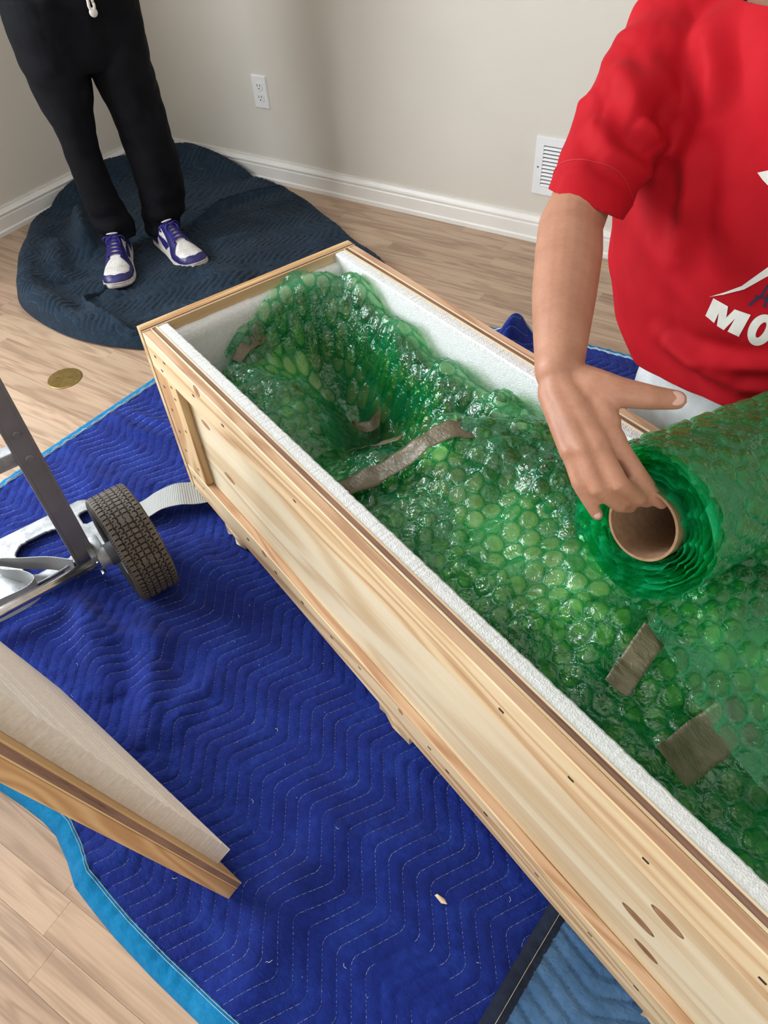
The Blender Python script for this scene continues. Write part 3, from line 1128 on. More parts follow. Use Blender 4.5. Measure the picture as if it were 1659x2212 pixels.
tag(lo, 'scattered pale lint and splinters on the royal blue blanket', 'lint', kind='stuff')

# ================================================================== BUBBLE WRAP: the wrapped bundle in the crate and the roll


def film(name, web, top, body, bodyfac, gloss=0.025):
    """tinted plastic: 'bub' (vertex attribute) is 1 on a bubble and 0 on the flat web between bubbles"""
    t = MT(name)
    c = t.coord()
    at = t.n('Attribute', attribute_name='bub').outputs['Fac']
    rim = t.math('MULTIPLY', t.math('MULTIPLY', at, t.math('SUBTRACT', 1.0, at)), 4.0)
    n2 = t.noise(c, 95, 2, 0.5, 1.2)
    nr = t.bump(n2, 0.50, 0.006)
    lw = t.n('LayerWeight', {'Blend': 0.5, 'Normal': nr}).outputs['Facing']
    tint = t.mix(at, web, top)
    tr = t.n('BsdfTransparent', {'Color': tint})
    df = t.n('BsdfDiffuse', {'Color': (*body, 1), 'Normal': nr})
    tl = t.n('BsdfTranslucent', {'Color': (*[min(1, x*1.4) for x in body], 1), 'Normal': nr})
    b1 = t.n('MixShader', {0: 0.5, 1: df.outputs[0], 2: tl.outputs[0]})
    # edge-on film and the sealed web gather colour, bubble tops are clearer
    fac = t.math('ADD', t.math('MULTIPLY', t.math('POWER', lw, 2.0), 0.45), t.math('MULTIPLY', t.math('SUBTRACT', 1.15, at), bodyfac), True)
    fac = t.math('ADD', fac, t.math('MULTIPLY', rim, 0.10), True)
    b2 = t.n('MixShader', {0: fac, 1: tr.outputs[0], 2: b1.outputs[0]})
    gl = t.n('BsdfGlossy', {'Color': (0.90, 1.0, 0.97, 1), 'Roughness': gloss, 'Normal': nr})
    fr = t.math('ADD', t.math('MULTIPLY', t.math('POWER', lw, 4.0), 0.55), 0.065, True)
    b3 = t.n('MixShader', {0: fr, 1: b2.outputs[0], 2: gl.outputs[0]})
    return t.done(b3)


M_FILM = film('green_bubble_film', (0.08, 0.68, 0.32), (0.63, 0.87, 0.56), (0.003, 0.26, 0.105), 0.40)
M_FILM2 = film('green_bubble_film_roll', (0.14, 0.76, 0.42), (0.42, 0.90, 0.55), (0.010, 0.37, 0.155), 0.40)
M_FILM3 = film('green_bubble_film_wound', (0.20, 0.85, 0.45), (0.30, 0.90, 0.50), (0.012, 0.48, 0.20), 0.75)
t = MT('cream_padding')
c = t.coord()
n1 = t.n('Attribute', attribute_name='bub').outputs['Fac']
n2 = t.noise(c, 60, 3, 0.6)
b = t.pbsdf(Base_Color=t.ramp(n1, [(0.10, (0.26, 0.28, 0.19)), (0.45, (0.60, 0.60, 0.38)), (0.75, (0.86, 0.85, 0.62))]), Roughness=0.8, Normal=t.bump(n2, 0.3, 0.004))
M_CORE = t.done(b)
t = MT('brown_packing_tape')
c = t.coord()
nz = t.noise(c, 30, 3)
cr = t.noise(t.scaled(c, (1.0, 3.0, 1.0)), 60, 3, 0.6, 1.5)
b = t.pbsdf(Base_Color=t.ramp(nz, [(0.3, (0.085, 0.070, 0.036)), (0.7, (0.145, 0.118, 0.064))]), Roughness=0.33, Normal=t.bump(cr, 0.5, 0.004))
M_TAPE = t.done(b)
t = MT('brown_cardboard_tube')
c = t.coord()
b = t.pbsdf(Base_Color=t.ramp(t.noise(c, 120, 3), [(0.3, (0.27, 0.155, 0.085)), (0.7, (0.36, 0.22, 0.125))]), Roughness=0.8)
M_CARD = t.done(b)


def bubbles(A, B, pitch=0.0305, rad=0.0137, hgt=0.0045, seed=0, rot=0.0):
    ca, sa = math.cos(rot), math.sin(rot)
    a = A*ca+B*sa+seed*1.37
    b = -A*sa+B*ca+seed*0.73
    rp = pitch*0.8660254
    best = np.full(A.shape, 9.0)
    h = np.zeros(A.shape)
    j0 = np.floor(b/rp)
    for dj in (0, 1):
        j = j0+dj
        sh = (np.mod(j, 2))*pitch*0.5
        i = np.round((a-sh)/pitch)
        d = np.hypot(a-(i*pitch+sh), b-j*rp)
        k = d < best
        best = np.where(k, d, best)
        hs = np.mod(np.sin(i*12.9898+j*78.233+seed)*43758.5453, 1.0)
        h = np.where(k, hs, h)
    q = np.clip(best/rad, 0, 1)
    prof = np.sqrt(np.clip(1-q**6, 0, 1))
    amp = np.where(h > 0.12, 0.55+0.45*h, 0.25)
    return hgt*amp*prof, best/rad, h


def sheet(name, fn, a0, a1, b0, b1, res, m, parent, seed=0, rot=0.0, hgt=0.0045, keep=None, crinkle=0.0018, cfreq=38, sign=1.0, pitch=0.0305, two=False):
    na, nb = int((a1-a0)/res)+2, int((b1-b0)/res)+2
    A, B = np.meshgrid(np.linspace(a0, a1, na), np.linspace(b0, b1, nb), indexing='ij')
    P = fn(A, B)
    Ta = np.gradient(P, axis=0)
    Tb = np.gradient(P, axis=1)
    N = np.cross(Ta, Tb)
    N /= np.linalg.norm(N, axis=2)[:, :, None]+1e-12
    bd, q, hs = bubbles(A, B, pitch=pitch, rad=pitch*0.45, hgt=hgt, seed=seed, rot=rot)
    cr = fbm(A*cfreq+seed*3, B*cfreq, 3, 1)*crinkle+np.abs(fbm(A*cfreq*0.45+seed, B*cfreq*0.45, 2, 2))*crinkle*2.0
    top = fbm(A*100+seed, B*100, 1, 3)*0.0026*np.clip((0.95-q)/0.2, 0, 1)
    P = P+N*((bd+cr+top)*sign)[:, :, None]
    idx = np.arange(na*nb).reshape(na, nb)
    Q = np.stack([idx[:-1, :-1], idx[1:, :-1], idx[1:, 1:], idx[:-1, 1:]], 2)
    if keep is not None:
        K = keep(A, B)
        kq = K[:-1, :-1] & K[1:, :-1] & K[1:, 1:] & K[:-1, 1:]
        Q = Q[kq]
    Q = Q.reshape(-1, 4)
    used = np.unique(Q)
    mp = np.full(na*nb, -1)
    mp[used] = np.arange(len(used))
    o = mesh_np(name, P.reshape(-1, 3)[used], mp[Q], m, parent, True)
    qq = np.clip((1.06-q)/0.14, 0, 1)*(np.clip(hs*4, 0.35, 1))
    at = o.data.attributes.new('bub', 'FLOAT', 'POINT')
    at.data.foreach_set('value', np.ascontiguousarray(qq.reshape(-1)[used], dtype=np.float32))
    return o


CP = np.array([(.075, .32, .45), (.09, .40, .445), (.16, .44, .43), (.30, .425, .415), (.45, .40, .395), (.57, .41, .385), (.65, .43, .39),
               (.065, .17, .39), (.065, .26, .43), (.24, .33, .24), (.30, .325, .21), (.36, .31, .215), (.42, .285, .24), (.30, .385, .37), (.45, .355, .335), (.20, .390, .37), (.57, .365, .35), (.11, .25, .335), (.13, .33, .335), (.06, .12, .34),
               (.15, .12, .37), (.21, .17, .365), (.276, .216, .35), (.31, .15, .34), (.385, .157, .305),
               (.476, .163, .345), (.586, .287, .43), (.646, .338, .43), (.738, .341, .44), (.626, .192, .405), (.758, .175, .40), (.841, .191, .41), (.946, .176, .42),
               (1.01, .195, .42), (1.078, .172, .395), (1.198, .158, .375), (1.28, .152, .34), (.783, .377, .44), (.80, .45, .40),
               (.15, .056, .34), (.30, .056, .30), (.50, .056, .31), (.70, .056, .345), (.90, .056, .375), (1.10, .056, .365), (1.30, .056, .33), (1.5, .056, .28),
               (.06, .455, .40), (.20, .456, .38), (.35, .456, .36), (.50, .456, .34), (.66, .456, .35), (.90, .456, .40), (1.1, .456, .42), (1.4, .456, .40),
               (1.0, .35, .455), (1.15, .35, .45), (1.30, .30, .42), (1.5, .25, .36), (1.57, .4, .32)])


def tps(P):
    n = len(P)

    def phi(r2):
        return 0.5*r2*np.log(r2+1e-12)
    d2 = ((P[:, None, :2]-P[None, :, :2])**2).sum(2)
    A = np.zeros((n+3, n+3))
    A[:n, :n] = phi(d2)+np.eye(n)*1e-4
    A[:n, n] = 1
    A[:n, n+1:] = P[:, :2]
    A[n:, :n] = A[:n, n:].T
    w = np.linalg.solve(A, np.concatenate([P[:, 2], [0, 0, 0]]))

    def f(X, Y):
        sh = X.shape
        x = X.ravel()
        y = Y.ravel()
        out = w[n]+w[n+1]*x+w[n+2]*y
        for i in range(n):
            r2 = (x-P[i, 0])**2+(y-P[i, 1])**2
            out = out+w[i]*phi(r2)
        return out.reshape(sh)
    return f


HB = tps(CP)


def stack(X, Y, Z):
    return np.stack([X, Y, Z], 2)


bundle = empty('wrapped_bundle', G(0.0, 0.0, 0.0), CR_ROT)
tag(bundle, 'bulky pale object wrapped in green bubble wrap lying in the crate', 'package')
E_U = (E3+0.006, CL-E3-0.006)
E_V = (F1+0.003, CW-F1-0.003)


def crease(A, B, amt=1.0):
    return (fbm(A*9, B*9, 3, 0)*0.022-np.abs(fbm(A*12+4, B*12, 2, 2))*0.048+0.008)*amt


def f_core(A, B):
    e = np.minimum(np.minimum(A-E_U[0], E_U[1]-A), np.minimum(B-E_V[0], E_V[1]-B))
    k = np.clip(e/0.05, 0, 1)
    return stack(A, B, np.maximum(HB(A, B)-0.022+crease(A, B, 0.4)-0.20*(1-np.sqrt(np.clip(k*(2-k), 0, 1))), 0.07))


core_o = sheet('padded_contents', f_core, E_U[0]+0.004, E_U[1]-0.004, E_V[0]+0.004, E_V[1]-0.004, 0.006, M_CORE, bundle, hgt=0.0, crinkle=0.004, cfreq=16)


# cream padding shows at these places, darker cloth between them
Vc, _n = np.zeros(len(core_o.data.vertices)*3, dtype=np.float32), 0
core_o.data.vertices.foreach_get('co', Vc)
Vc = Vc.reshape(-1, 3)
pale = np.zeros(len(Vc))
for pu, pv, pr, pa in ((0.11, 0.25, 0.055, 1.0), (0.47, 0.15, 0.055, 1.0), (0.60, 0.28, 0.06, 0.8), (0.64, 0.13, 0.06, 0.9), (0.80, 0.17, 0.10, 1.0), (0.99, 0.18, 0.11, 0.9), (1.15, 0.17, 0.09, 0.8), (1.08, 0.32, 0.15, 0.7), (0.28, 0.14, 0.07, 0.35), (0.32, 0.43, 0.09, 0.35), (1.32, 0.14, 0.06, 0.6)):
    pale = np.maximum(pale, pa*np.exp(-((Vc[:, 0]-pu)**2+(Vc[:, 1]-pv)**2)/pr**2))
pale = np.clip(pale+fbm(Vc[:, 0]*14, Vc[:, 1]*14, 2, 3)*0.35, 0, 1)
core_o.data.attributes['bub'].data.foreach_set('value', np.ascontiguousarray(pale, dtype=np.float32))


def f_base(A, B):
    e = np.minimum(np.minimum(A-E_U[0], E_U[1]-A), np.minimum(B-E_V[0], E_V[1]-B))
    k = np.clip(e/0.030, 0, 1)
    return stack(A, B, HB(A, B)+crease(A, B, 0.7)-0.06*(1-np.sqrt(np.clip(k*(2-k), 0, 1))))


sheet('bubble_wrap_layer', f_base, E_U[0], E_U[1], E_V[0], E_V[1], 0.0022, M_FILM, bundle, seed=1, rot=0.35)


def patch(name, pts, lift, seed, rot, mat=None, curl=0.012, cre=0.8, res=0.0022):
    """a loose fold of wrap: sheet over a region of the bundle, edges curling down on to it"""
    Pp = smooth_poly(pts, 2)
    xs = [p[0] for p in Pp]
    ys = [p[1] for p in Pp]

    def fn(A, B):
        D, _, _ = poly_near(Pp, A, B)
        k = np.clip(D/0.05, 0, 1)
        return stack(A, B, HB(A, B)+crease(A*1.1+seed, B*1.1, cre)+0.006+lift*(0.30+0.70*np.sin(k*math.pi/2))+fbm(A*22+seed, B*22, 2, 0)*0.010)

    def keep(A, B):
        w = fbm(A*30+seed, B*30, 2, 1)*0.006
        return poly_inside(Pp, A+w, B+w)
    sheet(name, fn, max(min(xs), E_U[0]), min(max(xs), E_U[1]), max(min(ys), E_V[0]), min(max(ys), E_V[1]), res, mat or M_FILM, bundle, seed=seed, rot=rot, keep=keep)


# folds of wrap lying over one another, seen from the closed end to the open end
patch('bubble_wrap_fold', [(0.05, 0.10), (0.05, 0.47), (0.30, 0.47), (0.66, 0.47), (0.66, 0.40), (0.50, 0.345), (0.36, 0.345), (0.24, 0.370), (0.15, 0.345), (0.115, 0.27), (0.095, 0.19)], 0.040, 2, 0.9)
patch('bubble_wrap_fold', [(0.09, 0.05), (0.11, 0.125), (0.17, 0.19), (0.26, 0.245), (0.33, 0.255), (0.40, 0.20), (0.42, 0.12), (0.42, 0.05)], 0.034, 3, -0.5)
patch('bubble_wrap_fold', [(0.545, 0.30), (0.58, 0.36), (0.62, 0.47), (0.90, 0.47), (1.20, 0.47), (1.16, 0.30), (1.00, 0.255), (0.86, 0.262), (0.74, 0.270), (0.64, 0.245), (0.575, 0.245)], 0.026, 4, 0.1)
patch('bubble_wrap_fold', [(0.44, 0.05), (0.43, 0.13), (0.47, 0.21), (0.56, 0.235), (0.70, 0.19), (0.86, 0.16), (0.98, 0.12), (1.02, 0.05)], 0.012, 6, 1.2)
patch('bubble_wrap_fold', [(0.90, 0.05), (0.93, 0.15), (0.99, 0.235), (1.10, 0.26), (1.24, 0.22), (1.40, 0.20), (1.56, 0.20), (1.56, 0.05)], 0.014, 7, 0.6)


def tape(pts, half, lift=0.030):
    P = np.array(pts)
    tt = np.linspace(0, 1, len(P))
    s = np.linspace(0, 1, 40)
    u_ = np.interp(s, tt, P[:, 0])
    v_ = np.interp(s, tt, P[:, 1])
    for _ in range(8):
        u_[1:-1] = (u_[:-2]+2*u_[1:-1]+u_[2:])/4
        v_[1:-1] = (v_[:-2]+2*v_[1:-1]+v_[2:])/4
    tg = np.stack([np.gradient(u_), np.gradient(v_)], 1)
    tg /= np.linalg.norm(tg, axis=1)[:, None]
    nr = np.stack([-tg[:, 1], tg[:, 0]], 1)
    k = 9
    rows = []
    for i in range(k):
        d = half*(2*i/(k-1)-1)
        uu, vv = u_+nr[:, 0]*d, v_+nr[:, 1]*d
        zz = HB(uu, vv)+crease(uu, vv, 0.5)+lift+fbm(uu*35, vv*60, 3, 1)*0.006
        rows.append(np.stack([uu, vv, zz], 1))
    V = np.stack(rows, 1)
    n = len(s)
    lo = V.copy()
    lo[:, :, 2] -= 0.0006
    VV = np.concatenate([V, lo[:, ::-1]], 1)
    kk = VV.shape[1]
    idx = np.arange(n*kk).reshape(n, kk)
    nx = np.roll(idx, -1, axis=1)
    Q = np.stack([idx[:-1], nx[:-1], nx[1:], idx[1:]], 2).reshape(-1, 4)
    return mesh_np('tape_strip', VV.reshape(-1, 3), Q, M_TAPE, bundle, True)


tape([(0.545, 0.085), (0.575, 0.135), (0.594, 0.179), (0.618, 0.245), (0.655, 0.290)], 0.019, 0.036)
tape([(1.085, 0.135), (1.078, 0.175), (1.072, 0.215)], 0.017, 0.038)
tape([(1.187, 0.115), (1.192, 0.165), (1.205, 0.215)], 0.026, 0.044)
tape([(0.455, 0.170), (0.494, 0.196), (0.545, 0.225)], 0.010, 0.034)
tape([(0.285, 0.29), (0.31, 0.315), (0.33, 0.335)], 0.014, 0.034)
tape([(0.10, 0.145), (0.085, 0.185), (0.08, 0.225)], 0.012, 0.012)

# ------------------------------------------------------------------ the roll of wrap held over the crate
RA = math.radians(-17)
roll = empty('bubble_wrap_roll', G(1.028, 0.181, 0.647), CR_ROT)
roll.rotation_euler = (RA, 0, CR_ROT)      # local y = roll axis (away from the camera)
tag(roll, 'roll of green bubble wrap on a brown cardboard tube held over the crate', 'bubble wrap')
RL = 0.40
n = 48
R = []
for (rad, yv) in ((0.0385, RL+0.001), (0.0385, -0.001), (0.0415, -0.001), (0.0415, RL+0.001)):
    R.append([(rad*math.cos(2*math.pi*k/n), yv, rad*math.sin(2*math.pi*k/n)) for k in range(n)])
R.append(R[0])
smooth_by_angle(MB().rings(R, True, False).build('cardboard_tube', M_CARD, roll), 40)
TURNS = 8.0
r0, r1 = 0.0425, 0.0865
LS = 2*math.pi*TURNS*(r0+r1)/2


def f_roll(A, B):
    # A: arc length from the tube outwards, B: along the axis
    k = (r1-r0)/(2*math.pi*TURNS)
    th = (np.sqrt(r0*r0+2*k*A)-r0)/k
    rr_ = r0+k*th
    wob = 1+0.020*np.sin(th*2+0.5)+0.012*np.sin(th*3.0+1.7)
    ang = th-2*math.pi*TURNS-math.radians(100)
    endw = 0.004*np.sin(A*33.0)*np.exp(-B/0.02)
    return stack(rr_*wob*np.cos(ang), B+endw, rr_*wob*np.sin(ang))


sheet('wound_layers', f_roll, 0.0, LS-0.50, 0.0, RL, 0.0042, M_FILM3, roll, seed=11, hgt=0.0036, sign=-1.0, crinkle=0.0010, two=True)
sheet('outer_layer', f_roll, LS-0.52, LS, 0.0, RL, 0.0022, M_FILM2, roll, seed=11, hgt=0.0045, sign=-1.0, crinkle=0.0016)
# loose end running off the underside and down on to the bundle
LP = np.array([(-0.012, -0.0860), (0.010, -0.0880), (0.035, -0.096), (0.075, -0.110), (0.13, -0.138), (0.20, -0.166), (0.30, -0.180), (0.42, -0.188), (0.50, -0.194)])
LA = np.concatenate([[0], np.cumsum(np.hypot(np.diff(LP[:, 0]), np.diff(LP[:, 1])))])


def f_loose(A, B):
    x = np.interp(A, LA, LP[:, 0])
    z = np.interp(A, LA, LP[:, 1])
    w = np.clip(A/0.15, 0, 1)
    z = z+w*(fbm(A*7, B*7, 2, 0)*0.020+0.010*np.sin(A*14+B*6))
    z = z+B*math.tan(-RA)*np.clip(A/0.18, 0, 1)*0.92
    return stack(x, B+0.004*np.sin(A*30)*np.exp(-B/0.02), z)


sheet('loose_sheet', f_loose, 0.0, LA[-1], 0.0, RL, 0.0022, M_FILM2, roll, seed=12, hgt=0.0050, crinkle=0.0022, keep=lambda A, B: B < RL-(RL-0.255)*np.clip(A/0.08, 0, 1))

# ================================================================== HAND TRUCK beside the crate end (axle parallel to the crate's short side)
M_ALU = plain('cast_aluminium', (0.33, 0.345, 0.36), 0.50, 0.55, var=0.16, vs_=45, bump=0.15, bs=160)
M_RAIL = plain('grey_painted_rail', (0.19, 0.185, 0.20), 0.42, 0.35, var=0.05, vs_=20)
M_CHROME = plain('zinc_steel_axle', (0.58, 0.56, 0.54), 0.24, 1.0, var=0.12, vs_=30)
M_TYRE = plain('black_rubber', (0.012, 0.011, 0.010), 0.8, var=0.1)
M_TREAD = plain('dusty_rubber_tread', (0.105, 0.088, 0.074), 0.75, var=0.12, vs_=60, bump=0.2, bs=300)
M_RIM = plain('grey_plastic_rim', (0.10, 0.115, 0.13), 0.35, var=0.08)
TB = (0.14, -0.496, 0.0)
truck = empty('hand_truck', G(*TB), CR_ROT)
tag(truck, 'grey metal hand truck standing upright on the royal blue blanket', 'hand truck')


def tm(u, v, z):
    return (u-TB[0], v-TB[1], z)


VA, VB2 = -0.292, -0.700
for vc in (VA, VB2):
    m = MB()
    a = tm(0.118, vc-0.021, 0.092)
    b_ = tm(0.146, vc+0.021, 1.20)
    m.box(a[0], b_[0], a[1], a[1]+0.006, a[2], b_[2], 0.001)
    m.box(a[0], b_[0], b_[1]-0.006, b_[1], a[2], b_[2], 0.001)
    m.box(b_[0]-0.005, b_[0]-0.001, a[1]+0.004, b_[1]-0.004, a[2], b_[2])
    rail = m.build('rail', M_RAIL, truck)
    q = tm(0.102, vc-0.016, 0.0)
    MB().box(q[0], q[0]+0.014, q[1], q[1]+0.010, 0.09, 0.41, 0.001).build('brace', M_ALU, truck)
    for zz in (0.405, 0.46):
        c0 = tm(0.1455, vc, zz)
        MB().cyl(c0, (c0[0]+0.003, c0[1], c0[2]), 0.008, 16, 0.006).build('rivet', M_RAIL, rail)
for zz in (0.40, 0.76, 1.10):
    a = tm(0.118, VB2+0.02, zz)
    b_ = tm(0.144, VA-0.02, zz+0.030)
    MB().box(a[0], b_[0], a[1], b_[1], a[2], b_[2], 0.002).build('crossbar', M_ALU, truck)
P = [tm(0.132, VA, 1.19), tm(0.132, VA, 1.27), tm(0.15, VA-0.05, 1.32), tm(0.16, (VA+VB2)/2, 1.34), tm(0.15, VB2+0.05, 1.32), tm(0.132, VB2, 1.27), tm(0.132, VB2, 1.19)]
MB().tube(P, 0.014, 12).build('handle', M_RAIL, truck, True)
AU, AZ, WR = 0.167, 0.1265, 0.1145
MB().cyl(tm(AU, -0.255, AZ), tm(AU, -0.737, AZ), 0.0105, 20).build('axle', M_CHROME, truck, True)

# nose plate with two openings, grid cut to rounded outlines
gx = np.arange(-0.145, 0.126, 0.0025)
gy = np.arange(-0.79, -0.20, 0.0025)
X, Y = np.meshgrid(gx, gy, indexing='ij')


def sdrr(X, Y, cx, cy, hx, hy, r):
    qx = np.abs(X-cx)-hx+r
    qy = np.abs(Y-cy)-hy+r
    return np.hypot(np.maximum(qx, 0), np.maximum(qy, 0))+np.minimum(np.maximum(qx, qy), 0)-r


sd = sdrr(X, Y, -0.047, -0.496, 0.095, 0.285, 0.03)
for cy in (-0.352, -0.640):
    sd = np.maximum(sd, -sdrr(X, Y, -0.035, cy, 0.055, 0.058, 0.035))
for cy in (-0.238, -0.754):
    sd = np.maximum(sd, -sdrr(X, Y, -0.075, cy, 0.022, 0.014, 0.013))
K = sd < 0
kq = K[:-1, :-1] & K[1:, :-1] & K[1:, 1:] & K[:-1, 1:]
nx_, ny_ = X.shape
idx = np.arange(nx_*ny_).reshape(nx_, ny_)
Q = np.stack([idx[:-1, :-1][kq], idx[1:, :-1][kq], idx[1:, 1:][kq], idx[:-1, 1:][kq]], 1)
used = np.unique(Q)
mp = np.full(nx_*ny_, -1)
mp[used] = np.arange(len(used))
zp = 0.030
V = np.stack([X.ravel()-TB[0], Y.ravel()-TB[1], np.full(X.size, zp)], 1)[used]
npl = mesh_np('nose_plate', V, mp[Q], M_ALU, truck, False)
s_ = npl.modifiers.new('thick', 'SOLIDIFY')
s_.thickness = 0.006
evaluated(npl)
# sloping gusset between nose plate and rails, cut down in a U between the rails, with a bright rolled edge
R, EDGE = [], []
for i in range(61):
    vv = -0.285-0.422*i/60
    e = min(vv+0.707, -0.285-vv)
    hh = 0.10+0.90*max(0.0, 1-e/0.115)**1.8
    a = tm(0.046, vv, 0.031)
    b_ = tm(0.046+0.078*hh, vv, 0.031+0.086*hh)
    R.append([a, (a[0]+0.004, a[1], a[2]-0.003), (b_[0]+0.004, b_[1], b_[2]-0.003), b_])
    EDGE.append((b_[0]+0.002, b_[1], b_[2]))
gs = MB().rings(R).build('gusset', M_RAIL, truck)
MB().tube(EDGE, 0.0026, 8).build('rolled_edge', M_ALU, gs, True)


def wheel(v0, v1, name):
    c = tm(AU, 0, AZ)
    w = empty(name)
    w.parent = truck
    w.location = (c[0], (v0+v1)/2-TB[1], c[2])
    w.scale = (1.045, 1.0, 1.045)
    hw = abs(v1-v0)/2
    n = 72
    # tyre carcass (lathe)
    prof = [(0.066, hw*0.70), (0.072, hw*0.90), (0.090, hw*1.0), (0.104, hw*0.98), (0.1105, hw*0.88), (0.1122, hw*0.6), (0.1125, 0), (0.1122, -hw*0.6), (0.1105, -hw*0.88), (0.104, -hw*0.98), (0.090, -hw), (0.072, -hw*0.90), (0.066, -hw*0.70)]
    R = [[(r_*math.cos(2*math.pi*k/n), yv, r_*math.sin(2*math.pi*k/n)) for k in range(n)] for r_, yv in prof]
    MB().rings(R, True, False).build('tyre', M_TYRE, w, True)
    # tread blocks: surface grid with the grooves cut out
    ns, nw = 520, 62
    S, Wd = np.meshgrid(np.linspace(0, 2*math.pi, ns+1), np.linspace(-1, 1, nw+1), indexing='ij')
    arc = S*0.1145
    wid = Wd*hw
    rad = 0.1147-0.0042*np.clip((np.abs(Wd)-0.62)/0.38, 0, 1)**2-0.009*np.clip((np.abs(Wd)-0.90)/0.10, 0, 1)**2
    Px = np.stack([rad*np.cos(S), wid, rad*np.sin(S)], 2)
    cellS = 2*math.pi*0.1145/64
    tri = np.abs(np.mod(arc/cellS, 1)-0.5)*2-0.5
    gr = np.zeros(S.shape, bool)
    rows = [-0.60, -0.30, 0.0, 0.30, 0.60]
    for i, rw in enumerate(rows):
        sg = 1 if i % 2 == 0 else -1
        gr |= np.abs(wid-rw*hw-sg*0.0024*tri) < 0.00085
    ph = np.mod(arc/cellS, 1)
    si = (np.abs(ph-0.5) < 0.055)
    si2 = (np.abs(ph-0.0) < 0.055) | (np.abs(ph-1.0) < 0.055)
    band = np.abs(Wd)
    gr |= si & (band > 0.66) & (band < 0.84)
    gr |= si2 & (((Wd > -0.28) & (Wd < -0.02)) | ((Wd > 0.02) & (Wd < 0.28)))
    gr |= si & (((Wd > -0.57) & (Wd < -0.42)) | ((Wd > 0.42) & (Wd < 0.57)))
    gr |= si2 & (((Wd > -0.48) & (Wd < -0.33)) | ((Wd > 0.33) & (Wd < 0.48)))
    gr |= (np.abs(np.mod(ph*2, 1)-0.5) < 0.16) & (band > 0.93)
    mid = gr[:-1, :-1] | gr[1:, 1:]
    idx = np.arange(S.size).reshape(S.shape)
    kq = ~mid
    Q = np.stack([idx[:-1, :-1][kq], idx[:-1, 1:][kq], idx[1:, 1:][kq], idx[1:, :-1][kq]], 1)
    used = np.unique(Q)
    mp = np.full(S.size, -1)
    mp[used] = np.arange(len(used))
    tr = mesh_np('tread', Px.reshape(-1, 3)[used], mp[Q], M_TREAD, w, True)
    # rim and hub
    prof = [(0.068, hw*0.80), (0.064, hw*0.84), (0.058, hw*0.45), (0.030, hw*0.30), (0.020, hw*0.30), (0.020, -hw*0.30), (0.030, -hw*0.30), (0.058, -hw*0.45), (0.064, -hw*0.84), (0.068, -hw*0.80)]
    n2 = 48
    R = [[(r_*math.cos(2*math.pi*k/n2), yv, r_*math.sin(2*math.pi*k/n2)) for k in range(n2)] for r_, yv in prof]
    smooth_by_angle(MB().rings(R, True, False).build('rim', M_RIM, w), 40)
    hb = MB().cyl((0, hw*0.35, 0), (0, -hw-0.012, 0), 0.0235, 28).build('hub', M_RIM, w)
    smooth_by_angle(hb, 40)
    return w


wheel(-0.157, -0.242, 'wheel')
w2 = wheel(-0.835, -0.750, 'wheel')
for sg, v0 in ((1, -0.262), (-1, -0.730)):
    m = MB()
    a = tm(AU, v0, AZ)
    m.cyl((a[0], a[1]-0.012, a[2]), (a[0], a[1]+0.012, a[2]), 0.021, 20)
    m.box(a[0]-0.060, a[0]-0.006, a[1]-0.010, a[1]+0.010, a[2]-0.016, a[2]+0.014, 0.004)
    m.box(a[0]-0.030, a[0]+0.010, a[1]-0.022, a[1]-0.010, a[2]+0.004, a[2]+0.024, 0.003)
    smooth_by_angle(m.build('axle_bracket', M_ALU, truck), 35)
    for dz in (-0.02, 0.016):
        MB().cyl((a[0]+0.004, a[1]-0.014, a[2]+dz-0.008), (a[0]+0.016, a[1]-0.014, a[2]+dz-0.008), 0.005, 6).build('bolt', M_CHROME, truck)

# ------------------------------------------------------------------ grey webbing straps
t = MT('grey_webbing')
c = t.coord()
wv = t.n('TexWave', {'Vector': c, 'Scale': 95.0, 'Distortion': 1.2, 'Detail': 1.0}, wave_type='BANDS', bands_direction='DIAGONAL').outputs[1]
col = t.ramp(wv, [(0.2, (0.26, 0.28, 0.28)), (0.8, (0.42, 0.44, 0.435))])
b = t.pbsdf(Base_Color=col, Roughness=0.55, Normal=t.bump(wv, 0.3, 0.002))
b.inputs['Sheen Weight'].default_value = 0.3
M_WEB = t.done(b)


def spline(P, n):
    P = np.array(P, float)
    out = []
    for i in range(len(P)-1):
        p0 = P[max(i-1, 0)]
        p1, p2 = P[i], P[i+1]
        p3 = P[min(i+2, len(P)-1)]
        for k in range(n):
            s = k/n
            out.append(0.5*((2*p1)+(-p0+p2)*s+(2*p0-5*p1+4*p2-p3)*s*s+(-p0+3*p1-3*p2+p3)*s**3))
    out.append(P[-1])
    return np.array(out)


def strap(name, pts, wid, label, group=None):
    PP = spline([q[:3] for q in pts], 8)
    WW = spline([q[3:] for q in pts], 8)
    base = G(*pts[0][:3])
    V = []
    W = []
    for q, w_ in zip(PP, WW):
        g = G(*q)-base
        V.append(g)
        ww = UQ*w_[0]+VQ*w_[1]+Vector((0, 0, w_[2]))
        W.append(ww.normalized()*wid)
    o = MB().ribbon(V, W, 0.0008).build(name, M_WEB, None, False)
    o.location = base
    tag(o, label, 'strap', group)
    smooth_by_angle(o, 40)
    return o


